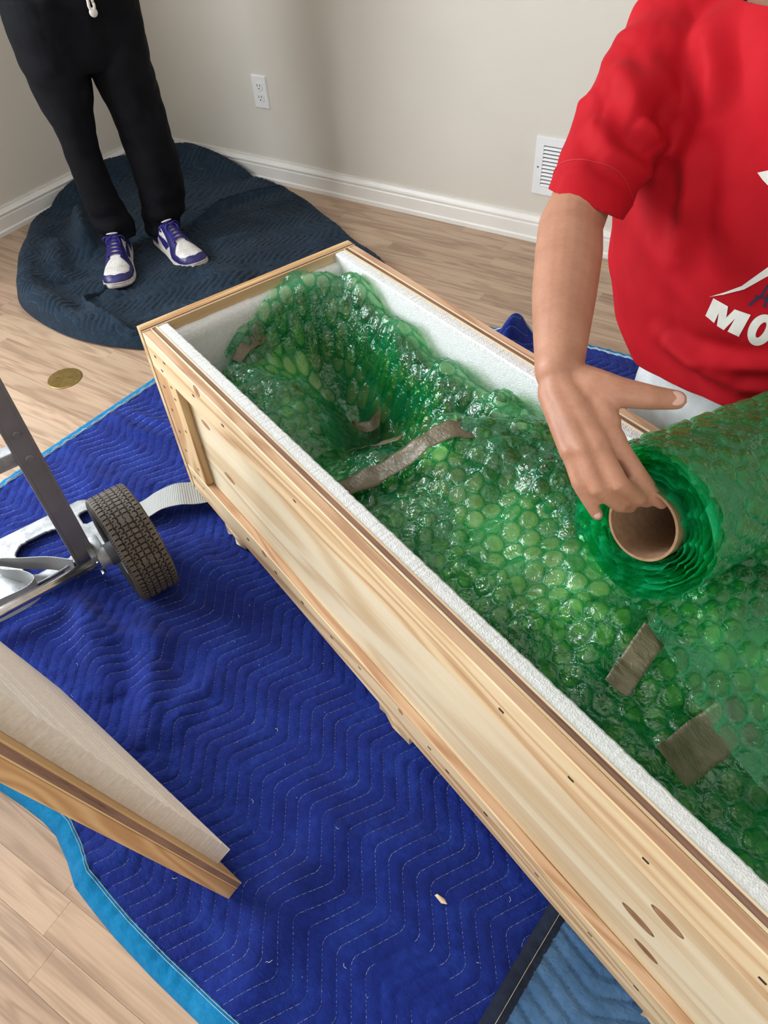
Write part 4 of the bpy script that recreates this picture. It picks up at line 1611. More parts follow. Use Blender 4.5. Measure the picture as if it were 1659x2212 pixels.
strap('webbing_strap', [(-0.015, -0.235, 0.026, 1, -.15, .1), (-0.012, -0.18, 0.030, 1, -.15, .12), (0.000, -0.125, 0.036, 1, -.2, .15), (0.006, -0.085, 0.046, 1, -.25, .10), (0.022, -0.045, 0.052, 1, -.3, -.05), (0.036, -0.014, 0.046, 1, -.35, -.1), (0.050, 0.020, 0.0405, 1, -.4, 0), (0.058, 0.060, 0.0405, 1, -.4, 0)], 0.035,
      'grey webbing strap running from the wheel under the crate')
strap('webbing_strap', [(0.100, -0.318, 0.075, .15, .1, 1), (0.050, -0.355, 0.070, .25, .1, 1), (0.005, -0.405, 0.066, .35, .1, 1), (-0.030, -0.440, 0.064, .5, .1, .9), (-0.028, -0.456, 0.064, .7, .2, .6), (0.005, -0.442, 0.064, .5, .1, .9), (0.045, -0.412, 0.064, .2, .1, 1), (0.085, -0.398, 0.064, 0, .1, 1), (0.100, -0.420, 0.064, .0, .1, 1), (0.098, -0.47, 0.062, -.1, .1, 1), (0.092, -0.53, 0.060, -.1, .1, 1), (0.09, -0.60, 0.058, -.1, .1, 1)], 0.027,
      'grey webbing strap looped over the hand truck nose plate')

# ================================================================== CRATE LID standing on end beside the camera
e1 = Vector((-0.018, -0.137, 0.990)).normalized()
wdir = Vector((-0.992, 0.128, 0.0))
wdir = (wdir-e1*wdir.dot(e1)).normalized()
zl = e1.cross(wdir).normalized()
lid = empty('crate_lid', (0, 0, 0))
lid.matrix_world = Matrix(((e1.x, wdir.x, zl.x, 2.278), (e1.y, wdir.y, zl.y, -2.192), (e1.z, wdir.z, zl.z, 0.018), (0, 0, 0, 1)))
tag(lid, 'plywood crate lid with white foam pad standing on end on the blanket', 'crate lid')
M_LIDC = wood('pine_lid_cleat', 'x', (0.74, 0.50, 0.27), (0.62, 0.37, 0.17), (0.44, 0.22, 0.09), 46, amt=0.9, wob=1.6)
M_LIDP = wood('pine_lid_ply', 'x', (0.72, 0.52, 0.28), (0.64, 0.43, 0.20), (0.50, 0.30, 0.13), 14)
LW, LL = 0.505, 1.58
lp = MB().box(0, LL, 0, LW, -0.0145, -0.0125).build('lid_panel', M_LIDP, lid)
MB().box(0, LL, 0, LW, -0.0125, -0.0045).build('plywood_core', M_COREX, lp)
MB().box(0, LL, 0, LW, -0.0045, -0.0028).build('outer_veneer', M_LIDP, lp)
MB().box(0.0, LL, 0.0, 0.075, -0.0026, 0.0150, 0.0016).build('lid_cleat', M_LIDC, lid)
MB().box(0.0, LL, LW-0.075, LW, -0.0026, 0.0150, 0.0016).build('lid_cleat', M_LIDC, lid)
for a in (0.0, LL/2-0.04, LL-0.08):
    MB().box(a, a+0.08, 0.0755, LW-0.0755, -0.0026, 0.0150, 0.0016).build('lid_cleat', wood('pine_lid_cross_cleat', 'y', (0.70, 0.475, 0.235), (0.58, 0.345, 0.145), (0.36, 0.165, 0.06), 30) if a == 0.0 else bpy.data.materials['pine_lid_cross_cleat'], lid)
X = np.linspace(0.062, LL-0.062, 300)
R = []
for x in X:
    j = [fbm(np.array([x*150.0]), np.array([k*3.0]), 2)[0]*0.0016 for k in range(4)]
    R.append([(x, 0.026+j[0], -0.0147), (x, LW-0.026, -0.0147), (x, LW-0.026, -0.040), (x, 0.026+j[1], -0.040+j[2])])
MB().rings(R).build('foam_pad', plain('cream_white_foam', (0.90, 0.85, 0.79), 0.6, var=0.03, vs_=160, bump=0.4, bs=380), lid)

# ================================================================== PEOPLE: shared helpers


def chain(mb, P, r, n=16, flat=None):
    """closed round-ended limb through the points P with radii r; flat=(vector, factor) squeezes the section"""
    P = [Vector(p) for p in P]
    r = list(r)
    t0 = (P[1]-P[0]).normalized()
    t1 = (P[-1]-P[-2]).normalized()
    pts, rad = [], []
    for k in (80, 60, 40, 20):
        a = math.radians(k)
        pts.append(P[0]-t0*r[0]*math.sin(a))
        rad.append(r[0]*math.cos(a))
    PP = [P[0]]
    RR = [r[0]]
    for i in range(len(P)-1):
        for s in (0.33, 0.67, 1.0):
            PP.append(P[i].lerp(P[i+1], s))
            RR.append(r[i]+(r[i+1]-r[i])*s)
    pts += PP
    rad += RR
    for k in (20, 40, 60, 80):
        a = math.radians(k)
        pts.append(P[-1]+t1*r[-1]*math.sin(a))
        rad.append(r[-1]*math.cos(a))
    m = MB()
    m.tube(pts, rad, n)
    if flat:
        ax, f = Vector(flat[0]).normalized(), flat[1]
        nn = n
        V = []
        for i, q in enumerate(m.V):
            c = pts[i//nn]
            d = Vector(q)-c
            d = d-ax*d.dot(ax)*(1-f)
            V.append(c+d)
        m.V = [tuple(v) for v in V]
    mb.add(m.V, m.F)


def ellipsoid(mb, c, ax, ay, az, n=20):
    """c centre; ax, ay, az vectors of the half axes"""
    c, ax, ay, az = Vector(c), Vector(ax), Vector(ay), Vector(az)
    R = []
    for i in range(1, 12):
        f = math.pi*i/12
        R.append([c+az*-math.cos(f)+(ax*math.cos(2*math.pi*k/n)+ay*math.sin(2*math.pi*k/n))*math.sin(f) for k in range(n)])
    mb.rings(R)


def loft(mb, rings, n=28, p=2.0):
    """rings: (centre, vector_x, vector_y) -> superellipse sections"""
    R = []
    for c, a, b in rings:
        c, a, b = Vector(c), Vector(a), Vector(b)
        ring = []
        for k in range(n):
            t_ = 2*math.pi*k/n
            cx, sx = math.cos(t_), math.sin(t_)
            ring.append(c+a*math.copysign(abs(cx)**(2/p), cx)+b*math.copysign(abs(sx)**(2/p), sx))
        R.append(ring)
    mb.rings(R)


def verts_np(o):
    n = len(o.data.vertices)
    a = np.zeros(n*3, dtype=np.float32)
    o.data.vertices.foreach_get('co', a)
    b = np.zeros(n*3, dtype=np.float32)
    o.data.vertices.foreach_get('normal', b)
    return a.reshape(-1, 3).astype(np.float64), b.reshape(-1, 3).astype(np.float64)


def set_verts(o, V):
    o.data.vertices.foreach_set('co', np.ascontiguousarray(V, dtype=np.float32).ravel())
    o.data.update()


def cut_open(o, tests):
    """delete the vertices for which any test(V) is true -> an open edge"""
    V, _ = verts_np(o)
    kill = np.zeros(len(V), bool)
    for f in tests:
        kill |= f(V)
    bm = bmesh.new()
    bm.from_mesh(o.data)
    bm.verts.ensure_lookup_table()
    bmesh.ops.delete(bm, geom=[bm.verts[i] for i in np.nonzero(kill)[0]], context='VERTS')
    bm.to_mesh(o.data)
    bm.free()
    o.data.shade_smooth()


def solidify(o, th):
    s = o.modifiers.new('s', 'SOLIDIFY')
    s.thickness = th
    s.offset = -1
    evaluated(o)
    o.data.shade_smooth()


def skin(name, c0, c1):
    t = MT(name)
    v = t.coord()
    n1 = t.noise(v, 22, 4, 0.6)
    n2 = t.noise(v, 260, 3, 0.6)
    f = t.math('ADD', t.math('MULTIPLY', n1, 0.75), t.math('MULTIPLY', n2, 0.25))
    b = t.pbsdf(Base_Color=t.ramp(f, [(0.3, c0), (0.7, c1)]), Roughness=0.48, Normal=t.bump(n2, 0.12, 0.001))
    b.inputs['Subsurface Weight'].default_value = 0.12
    b.inputs['Subsurface Radius'].default_value = (0.012, 0.005, 0.003)
    b.inputs['Specular IOR Level'].default_value = 0.35
    return t.done(b)


M_SKIN = skin('tan_skin', (0.36, 0.165, 0.100), (0.50, 0.255, 0.165))
M_HAIR = plain('black_hair', (0.015, 0.011, 0.009), 0.5, var=0.2)
M_EYE = plain('eye_white', (0.75, 0.73, 0.70), 0.2)
M_LIP = plain('lip', (0.42, 0.16, 0.13), 0.5)


def head_pieces(mb, c, fwd, up, s=1.0):
    c, f, u_ = Vector(c), Vector(fwd).normalized(), Vector(up).normalized()
    sd = f.cross(u_).normalized()
    ellipsoid(mb, c+u_*0.02*s, sd*0.075*s, f*0.092*s, u_*0.105*s)
    ellipsoid(mb, c+f*0.020*s-u_*0.055*s, sd*0.055*s, f*0.065*s, u_*0.065*s)
    chain(mb, [c+f*0.088*s+u_*0.015*s, c+f*0.104*s-u_*0.018*s], [0.008*s, 0.014*s], 10)
    for q in (-1, 1):
        ellipsoid(mb, c+sd*q*0.077*s-f*0.005*s, sd*0.010*s, f*0.018*s, u_*0.030*s)
    return sd


def face_parts(root, c, fwd, up, s, base):
    c, f, u_ = Vector(c)-Vector(base), Vector(fwd).normalized(), Vector(up).normalized()
    sd = f.cross(u_).normalized()
    for q in (-1, 1):
        m = MB()
        ellipsoid(m, c+f*0.083*s+sd*q*0.031*s+u_*0.018*s, sd*0.013*s, f*0.008*s, u_*0.006*s, 12)
        m.build('eye', M_EYE, root, True)
    m = MB()
    ellipsoid(m, c+f*0.083*s-u_*0.058*s, sd*0.022*s, f*0.006*s, u_*0.006*s, 12)
    m.build('mouth', M_LIP, root, True)
    m = MB()
    ellipsoid(m, c-f*0.018*s+u_*0.045*s, sd*0.083*s, f*0.090*s, u_*0.095*s)
    m.build('hair', M_HAIR, root, True)


# ================================================================== PERSON standing on the slate blanket
PB = Vector((0.632, -0.695, 0.0))
FW = Vector((0.809, -0.588, 0.0))
SD = Vector((0.588, 0.809, 0.0))          # towards the picture's right
pers = empty('person', PB)
tag(pers, 'person in black trousers and blue and white sneakers standing in the corner', 'person')


def loc_(m):
    m.V = [tuple(Vector(v)-PB) for v in m.V]
    return m


M_BLACK = plain('black_jersey', (0.0050, 0.0055, 0.0080), 0.85, var=0.15, vs_=12, bump=0.25, bs=500, spec=0.15)
m = MB()
C0 = PB
for sg, ank, hip in ((-1, (0.585, -0.770), (0.585, -0.768)), (1, (0.672, -0.628), (0.690, -0.606))):
    chain(m, [(hip[0], hip[1], 0.78), (hip[0], hip[1], 0.44), (ank[0], ank[1], 0.10)], [0.055, 0.034, 0.026])
    chain(m, [(ank[0], ank[1], 0.10), (ank[0]+0.09, ank[1]-0.08*(1 if sg < 0 else 0.3), 0.045)], [0.022, 0.016])
loft(m, [(C0+Vector((0, 0, 0.74)), SD*0.15, FW*0.10), (C0+Vector((0, 0, 0.95)), SD*0.14, FW*0.09), (C0+Vector((0, 0, 1.15)), SD*0.17, FW*0.10), (C0+Vector((0, 0, 1.24)), SD*0.10, FW*0.07)])
chain(m, [C0+Vector((0, 0, 1.22)), C0+Vector((0, 0, 1.34))+FW*0.01], [0.05, 0.048])
HC = C0+Vector((0, 0, 1.40))+FW*0.02
head_pieces(m, HC, FW, (0, 0, 1))
for sg in (-1, 1):
    sh = C0+SD*sg*0.17+Vector((0, 0, 1.18))
    el = C0+SD*sg*0.22+Vector((0, 0, 0.94))
    ha = C0+SD*sg*0.23+FW*0.08+Vector((0, 0, 0.88))
    wr = C0+SD*sg*0.20+FW*0.17+Vector((0, 0, 0.98))
    chain(m, [sh, el, wr], [0.045, 0.036, 0.026])
    pd = (wr-el).normalized()
    for k in range(4):
        b0 = wr+pd*0.05+Vector((0, 0, 0.022-0.015*k))
        chain(m, [wr, b0, b0+pd*0.035-SD*sg*0.012, b0+pd*0.05-SD*sg*0.035], [0.014, 0.010, 0.009, 0.008], 8)
    chain(m, [wr, wr+pd*0.03+Vector((0, 0, 0.03)), wr+pd*0.055+Vector((0, 0, 0.045))], [0.012, 0.010, 0.008], 8)
body = loc_(m).build('body', M_SKIN, pers)
remesh(body, 0.008, 4)
face_parts(pers, HC, FW, (0, 0, 1), 1.0, PB)
m = MB()
loft(m, [(C0+Vector((0, 0, 0.86)), SD*0.185, FW*0.130), (C0+Vector((0, 0, 1.00)), SD*0.175, FW*0.125), (C0+Vector((0, 0, 1.15)), SD*0.195, FW*0.125), (C0+Vector((0, 0, 1.25)), SD*0.09, FW*0.075)])
for sg in (-1, 1):
    sh = C0+SD*sg*0.17+Vector((0, 0, 1.17))
    el = C0+SD*sg*0.225+Vector((0, 0, 0.94))
    wr = C0+SD*sg*0.205+FW*0.14+Vector((0, 0, 0.965))
    chain(m, [sh, el, wr], [0.062, 0.052, 0.042])
jk = loc_(m).build('jacket', M_BLACK, pers)
remesh(jk, 0.008, 6)

# trousers: sections measured down each leg, bunched at the shoes
LEGL = [(0.800, 0.590, -0.762, 0.112), (0.734, 0.586, -0.767, 0.112), (0.621, 0.577, -0.779, 0.096), (0.531, 0.576, -0.780, 0.080), (0.464, 0.577, -0.779, 0.065), (0.367, 0.573, -0.785, 0.056), (0.265, 0.575, -0.781, 0.0535),
        (0.204, 0.580, -0.775, 0.057), (0.150, 0.586, -0.768, 0.062), (0.115, 0.590, -0.762, 0.064), (0.085, 0.588, -0.765, 0.057)]
LEGR = [(0.800, 0.696, -0.598, 0.072), (0.706, 0.689, -0.606, 0.079), (0.589, 0.677, -0.620, 0.094), (0.495, 0.683, -0.613, 0.085), (0.425, 0.687, -0.609, 0.082), (0.322, 0.690, -0.605, 0.080), (0.218, 0.689, -0.606, 0.076),
        (0.158, 0.683, -0.613, 0.0725), (0.115, 0.676, -0.622, 0.067), (0.085, 0.670, -0.629, 0.061), (0.068, 0.668, -0.632, 0.055)]
m = MB()
for LG in (LEGL, LEGR):
    R = []
    zs = np.linspace(LG[0][0], LG[-1][0], 46)
    A = np.array(LG)[::-1]
    for z in zs:
        x, y, r_ = (np.interp(z, A[:, 0], A[:, k]) for k in (1, 2, 3))
        bunch = math.exp(-max(z-0.08, 0)/0.10)
        c = Vector((x, y, z))+FW*(0.010*math.sin(z*95)*bunch)
        rr_ = r_*(1+0.07*math.sin(z*110+x*9)*bunch)
        R.append((c, SD*rr_, FW*rr_*1.02))
    loft(m, R, 28)
loft(m, [(C0+Vector((0, 0, 0.60)), SD*0.150, FW*0.075), (C0+Vector((0, 0, 0.66)), SD*0.180, FW*0.095), (C0+Vector((0, 0, 0.76)), SD*0.190, FW*0.112), (C0+Vector((0, 0, 0.86)), SD*0.180, FW*0.112), (C0+Vector((0, 0, 0.92)), SD*0.165, FW*0.10)])
tr = loc_(m).build('trousers', M_BLACK, pers)
remesh(tr, 0.006, 6)
V, N = verts_np(tr)
dsp = fbm(V[:, 2]*9+V[:, 0]*5, V[:, 1]*14, 3, 1)*0.010+np.abs(fbm(V[:, 2]*16+V[:, 0]*9, V[:, 1]*6+3, 2, 2))*0.008
set_verts(tr, V+N*dsp[:, None])
# white zip pull on its cord
zp_ = Vector((0.760, -0.733, 0.776))-PB
m = MB()
ringp = [(0.0075*math.cos(a)*(1 if math.sin(a) < 0 else 0.8), 0, 0.020*math.sin(a)) for a in [2*math.pi*k/20 for k in range(20)]]
P = [zp_+SD*x+Vector((0, 0, z)) for x, _, z in ringp]
P.append(P[0])
m2 = MB().tube(P, 0.0042, 8)
m3 = MB()
ellipsoid(m3, zp_+Vector((0, 0, -0.022)), SD*0.0115, FW*0.005, Vector((0, 0, 0.012)), 14)
m2.add(m3.V, m3.F)
m2.build('zip_pull', plain('white_zip_pull', (0.72, 0.70, 0.66), 0.35), pers, True)

# ------------------------------------------------------------------ sneakers
M_LEATHER = plain('white_leather', (0.68, 0.66, 0.64), 0.42, var=0.07, vs_=60)
M_PURPLE = plain('ink_blue_leather', (0.018, 0.016, 0.125), 0.38, var=0.12, vs_=40)
M_LACE = plain('violet_blue_lace', (0.022, 0.016, 0.20), 0.75, var=0.12, vs_=200)
M_MID = plain('offwhite_rubber', (0.62, 0.58, 0.53), 0.55, var=0.06, vs_=60)
M_OUT = plain('navy_rubber', (0.012, 0.012, 0.045), 0.6, var=0.1)
SL = 0.310


def s_w(x):      # half width of the shoe
    return np.interp(x, [0, .008, .03, .08, .13, .18, .225, .26, .285, .300, .310], [.012, .024, .034, .0365, .037, .043, .0485, .0480, .0410, .0290, .010])


def s_c(x):      # centre line bends slightly inwards
    return np.interp(x, [0, .12, .22, .31], [0, 0.001, 0.003, -0.003])


def s_h(x):      # height of the upper
    return np.interp(x, [0, .008, .03, .06, .09, .12, .145, .18, .21, .235, .265, .285, .302, .310], [.072, .088, .096, .092, .095, .101, .096, .083, .070, .063, .058, .052, .042, .033])


def upper_pt(X, TH, off=0.0):
    cx, sx = np.cos(TH), np.sin(TH)
    w = s_w(X)
    narrow = np.interp(X, [0, .05, .12, .2, .31], [.80, .72, .66, .80, .9])
    zz = 0.024+(s_h(X)-0.024)*np.abs(sx)**0.80
    k = 1-(1-narrow)*np.abs(sx)**1.3
    yy_ = (w+off)*k*np.sign(cx)*np.abs(cx)**0.72+s_c(X)
    return np.stack([X+off*0.2*(X > 0.29), yy_, zz+off*np.abs(sx)], -1)


def shoe(parent, name, toe, heel, z0, mirror):
    toe, heel = Vector(toe), Vector(heel)
    dx = (toe-heel).normalized()
    nx, nt = 150, 96
    X, TH = np.meshgrid(np.linspace(0, SL, nx), np.linspace(0.0, math.pi, nt), indexing='ij')
    dev = np.abs(TH-math.pi/2)*180/math.pi      # 0 on top, 90 at the sole
    tb = (X > 0.205+0.0010*np.clip(dev-10, 0, 60)*0.55) & (dev < np.interp(X, [.20, .225, .26, .278, .288], [30, 62, 60, 44, 0])) & (X < 0.289)
    throat = (X > 0.118) & (X < 0.205) & (dev < np.interp(X, [.118, .205], [24, 19]))
    heelp = X < 0.088-0.0002*np.clip(dev-40, -40, 50)
    side = (~heelp) & (X < 0.178+0.0006*np.clip(dev-55, -30, 40)) & (dev > np.interp(X, [.08, .12, .18], [30, 48, 62]))
    # side stripe: a tapering hooked curve
    sw_c = np.interp(X, [.06, .09, .12, .15, .175], [52, 66, 74, 74, 64])
    sw_w = np.interp(X, [.06, .09, .12, .15, .178], [3, 6, 10, 13, 6])
    swoosh = side & (np.abs(dev-sw_c) < sw_w) & (X > 0.07) & (X < 0.178)
    blue = (~tb) & (~throat) & (~(side & ~swoosh))
    idx = np.arange(X.size).reshape(X.shape)
    fq = np.stack([idx[:-1, :-1], idx[1:, :-1], idx[1:, 1:], idx[:-1, 1:]], 2)

    def part(mask, off, nm, mat_, par):
        mq = mask[:-1, :-1] & mask[1:, 1:] & mask[1:, :-1] & mask[:-1, 1:] if off else mask[:-1, :-1]
        Q = fq[mq]
        used = np.unique(Q)
        mp = np.full(X.size, -1)
        mp[used] = np.arange(len(used))
        P = upper_pt(X, TH, off).reshape(-1, 3)[used]
        if mirror:
            P[:, 1] *= -1
        return mesh_np(nm, P, mp[Q], mat_, par, True)
    up = part(np.ones(X.shape, bool), 0.0, name, M_LEATHER, parent)
    up.location = Vector((heel.x, heel.y, z0))-PB
    up.rotation_euler = (0, 0, math.atan2(dx.y, dx.x))
    sg = -1 if mirror else 1
    part(blue & heelp, 0.0016, 'heel_panel', M_PURPLE, up)
    part(blue & swoosh, 0.0022, 'side_stripe', M_PURPLE, up)
    part(blue & ~heelp & ~swoosh, 0.0016, 'overlay', M_PURPLE, up)
    # perforations on the toe box
    m = MB()
    rg = random.Random(2)
    for i in range(7):
        for j in range(5):
            x, th = 0.232+0.0065*i, math.pi/2+(j-2)*0.22+(0.11 if i % 2 else 0)
            q = upper_pt(np.array(x), np.array(th), 0.0004)
            q2 = (q[0], q[1]*sg, q[2])
            m.cyl(q2, (q2[0], q2[1], q2[2]+0.0005), 0.0008, 6)
    tag(m.build('perforations', M_DARKHOLE, up), kind='stuff')
    # soles
    n = 64
    ts = np.linspace(0, SL, n)

    def outline(grow):
        pos = [(x if 0.006 < x < SL-0.006 else (x-grow if x < 0.1 else x+grow), (s_w(x)+grow)+s_c(x)) for x in ts]
        neg = [(x if 0.006 < x < SL-0.006 else (x-grow if x < 0.1 else x+grow), -(s_w(x)+grow)+s_c(x)) for x in ts[::-1]]
        return [(a, b*sg) for a, b in pos+neg]
    lift = lambda x: 0.010*max(0.0, (x-0.24)/0.07)**2
    R = [[(x, y, z+lift(x)) for x, y in outline(g)] for z, g in ((0.007, 0.0030), (0.011, 0.0042), (0.016, 0.0040), (0.0175, 0.0026), (0.0195, 0.0036), (0.0240, 0.0026), (0.0245, -0.002))]
    if mirror:
        R = [r_[::-1] for r_ in R]
    smooth_by_angle(MB().rings(R).build('midsole', M_MID, up), 45)
    R = [[(x, y, z+lift(x)) for x, y in outline(g)] for z, g in ((0.0, 0.000), (0.002, 0.0035), (0.0068, 0.0040), (0.0072, 0.0))]
    if mirror:
        R = [r_[::-1] for r_ in R]
    smooth_by_angle(MB().rings(R).build('outsole', M_OUT, up), 45)
    # laces: crossing pairs, then the bow
    for i in range(6):
        x0 = 0.200-0.0150*i
        for q in (1, -1):
            P = []
            for k in range(9):
                f = k/8
                dv = math.radians(30)*(1-2*f)*q
                xx_ = x0-0.010*f
                pt = upper_pt(np.array(xx_), np.array(math.pi/2+dv), 0.0045)
                P.append((pt[0], pt[1]*sg, pt[2]+0.0015*math.sin(f*math.pi)))
            m = MB()
            W = [Vector((0.0036, 0, 0.0))]*len(P)
            m.ribbon(P, W, 0.0011)
            m.build('lace', M_LACE, up)
    top = upper_pt(np.array(0.118), np.array(math.pi/2), 0.008)
    for a in (0.6, -0.6, 2.3, -2.3):
        P = []
        L = 0.030 if abs(a) < 1 else 0.036
        for k in range(10):
            f = k/9
            P.append((top[0]+0.012+L*f*math.cos(a)*(1 if abs(a) < 1 else 0.3), (top[1]+L*1.3*math.sin(a)*math.sin(f*math.pi*0.62))*sg, top[2]-0.004+0.006*math.sin(f*math.pi)-0.020*f*f))
        MB().ribbon(P, [Vector((0.0030, 0.0016, 0))]*len(P), 0.0012).build('lace', M_LACE, up)
    tg_ = MB()
    ellipsoid(tg_, (top[0]-0.004, 0, top[2]+0.002), (0.010, 0, 0.004), (0, 0.020, 0), (0, 0, 0.004))
    tg_.build('tongue', M_LEATHER, up, True)
    return up


shoe(pers, 'shoe', (0.772, -0.967, 0), (0.560, -0.741, 0), 0.021, False)
shoe(pers, 'shoe', (0.928, -0.736, 0), (0.637, -0.630, 0), 0.021, True)

# ================================================================== PERSON kneeling behind the crate in a red T-shirt
CAM_R = cam.rotation_euler.to_matrix()
CAM_C = Vector(cam.location)
KB = G(0.86, 0.74, 0.0)
kn = empty('person', KB)
tag(kn, 'person in red T-shirt and pale jeans kneeling behind the crate, hand on the roll', 'person')


def W3(u, v, z):
    return G(u, v, z)-KB


def px(x, y, d):
    """a point given by its direction in the photograph and its distance: used to lay out the joints of the arm and hand"""
    return CAM_C+CAM_R @ Vector(((x-829.5)/1547.36*d, -(y-1106)/1547.36*d, -d))-KB


m = MB()
# right arm (the one over the roll)
SH = W3(0.635, 0.665, 0.955)
arm = [SH, px(1360, 240, 0.95), px(1262, 420, 0.94), px(1232, 490, 0.925), px(1228, 550, 0.90), px(1218, 640, 0.865), px(1212, 720, 0.83), px(1209, 775, 0.812), px(1208, 800, 0.802)]
chain(m, arm, [0.046, 0.039, 0.0385, 0.041, 0.0420, 0.0385, 0.0325, 0.0285, 0.0275], 20)
# palm: four metacarpals side by side and their webs
MC_B = [px(1243, 838, 0.790), px(1224, 842, 0.786), px(1206, 848, 0.789), px(1190, 850, 0.798)]
MC_H = [px(1326, 952, 0.752), px(1293, 966, 0.744), px(1259, 972, 0.747), px(1231, 976, 0.757)]
rB = [0.0170, 0.0175, 0.0170, 0.0155]
rH = [0.0135, 0.0135, 0.0128, 0.0115]
for k in range(4):
    chain(m, [px(1208, 805, 0.800), MC_B[k], MC_H[k]], [0.022, rB[k], rH[k]], 14)
for k in range(3):
    chain(m, [(MC_B[k]+MC_B[k+1])/2, (MC_H[k]+MC_H[k+1])/2], [0.016, 0.0105], 12)
back = (CAM_C-KB-MC_H[1]).normalized()
# knuckles and tendons stand out on the back of the hand
for k in range(4):
    ellipsoid(m, MC_H[k]+back*0.0055, Vector((0.0085, 0, 0)), Vector((0, 0.0085, 0)), Vector((0, 0, 0.0085)), 12)
FING = [
    ([MC_H[0], px(1372, 1020, 0.744), px(1406, 1062, 0.757), px(1429, 1086, 0.772)], [0.0118, 0.0108, 0.0094, 0.0076]),
    ([MC_H[1], px(1338, 1046, 0.726), px(1380, 1074, 0.752), px(1398, 1082, 0.785)], [0.0112, 0.0102, 0.0090, 0.0080]),
    ([MC_H[2], px(1292, 1056, 0.733), px(1338, 1090, 0.757), px(1362, 1094, 0.788)], [0.0108, 0.0096, 0.0086, 0.0075]),
    ([MC_H[3], px(1252, 1046, 0.746), px(1275, 1086, 0.752), px(1290, 1112, 0.760)], [0.0098, 0.0084, 0.0074, 0.0066])]
for P, r_ in FING:
    chain(m, P, r_, 12)
TH = [px(1240, 822, 0.795), px(1290, 838, 0.775), px(1340, 848, 0.762), px(1408, 859, 0.753), px(1462, 864, 0.756)]
chain(m, TH, [0.021, 0.0205, 0.0165, 0.0132, 0.0105], 14)
# web between thumb and index
chain(m, [px(1290, 860, 0.775), px(1312, 915, 0.760)], [0.0165, 0.0150], 12)
chain(m, [px(1262, 870, 0.780), px(1300, 925, 0.758)], [0.0165, 0.0140], 12)
# left arm reaching to the far end of the roll
RE = Vector((1.128, 0.578, 0.649))
chain(m, [W3(0.98, 0.675, 0.95), W3(1.19, 0.72, 0.78), W3(1.115, 0.635, 0.610)], [0.050, 0.042, 0.029], 16)
for k, dz in enumerate((0.030, 0.012, -0.006, -0.022)):
    a = W3(1.115, 0.635, 0.610)
    chain(m, [a, W3(1.092, 0.605, 0.585+dz), W3(1.068, 0.592, 0.560+dz), W3(1.045, 0.585, 0.545+dz)], [0.020, 0.012, 0.0105, 0.009], 10)
chain(m, [W3(1.115, 0.635, 0.610), W3(1.085, 0.620, 0.628), W3(1.050, 0.600, 0.628)], [0.020, 0.0145, 0.010], 10)
# trunk, neck, head
loft(m, [(W3(0.88, 0.70, 0.44), UQ*0.15, VQ*0.11), (W3(0.82, 0.69, 0.60), UQ*0.165, VQ*0.115), (W3(0.80, 0.68, 0.78), UQ*0.165, VQ*0.11), (W3(0.80, 0.675, 0.92), UQ*0.165, VQ*0.10), (W3(0.805, 0.67, 1.0), UQ*0.09, VQ*0.07)])
chain(m, [W3(0.805, 0.67, 0.99), W3(0.82, 0.64, 1.09)], [0.056, 0.052])
KH = W3(0.835, 0.60, 1.165)
kf = (W3(0.98, 0.30, 0.86)-KH).normalized()
ku = (Vector((0, 0, 1))-kf*kf.z).normalized()
head_pieces(m, KH, kf, ku, 1.05)
for du in (-0.085, 0.085):
    chain(m, [W3(0.88+du, 0.70, 0.46), W3(0.88+du*1.15, 0.655, 0.085), W3(0.88+du*1.15, 0.86, 0.075), W3(0.88+du, 1.05, 0.065)], [0.085, 0.056, 0.050, 0.036], 16)
kb = m.build('body', M_SKIN, kn)
remesh(kb, 0.0026, 5, 0.5)
dc = kb.modifiers.new('d', 'DECIMATE')
dc.ratio = 0.42
evaluated(kb)
kb.data.shade_smooth()
face_parts(kn, KH, kf, ku, 1.05, (0, 0, 0))


def nail(c, axis, nrm, L, w, th=0.0012):
    mm = MB()
    ax = Vector(axis).normalized()
    nn = Vector(nrm)
    nn = (nn-ax*nn.dot(ax)).normalized()
    sd_ = ax.cross(nn)
    ellipsoid(mm, Vector(c), ax*L, sd_*w, nn*0.0028, 16)
    mm.build('nail', plain('finger_nail', (0.66, 0.40, 0.34), 0.25, var=0.02) if 'finger_nail' not in bpy.data.materials else bpy.data.materials['finger_nail'], kn, True)


tdir = TH[4]-TH[3]
tback = (CAM_C-KB-TH[4]).normalized()
tn = (tback+Vector((0, 0, 0.25))).normalized()
nail(TH[4]-tdir.normalized()*0.0015+tn*0.0088, tdir, tn, 0.0100, 0.0078)
pd_ = FING[3][0][3]-FING[3][0][2]
pb_ = (CAM_C-KB-FING[3][0][3]).normalized()
nail(FING[3][0][3]+pb_*0.0050, pd_, pb_, 0.0050, 0.0042)
idr = FING[0][0][3]-FING[0][0][2]
nail(FING[0][0][3]+(pb_+Vector((0, 0, .5))).normalized()*0.0058, idr, (pb_+Vector((0, 0, .5))), 0.0050, 0.0045)

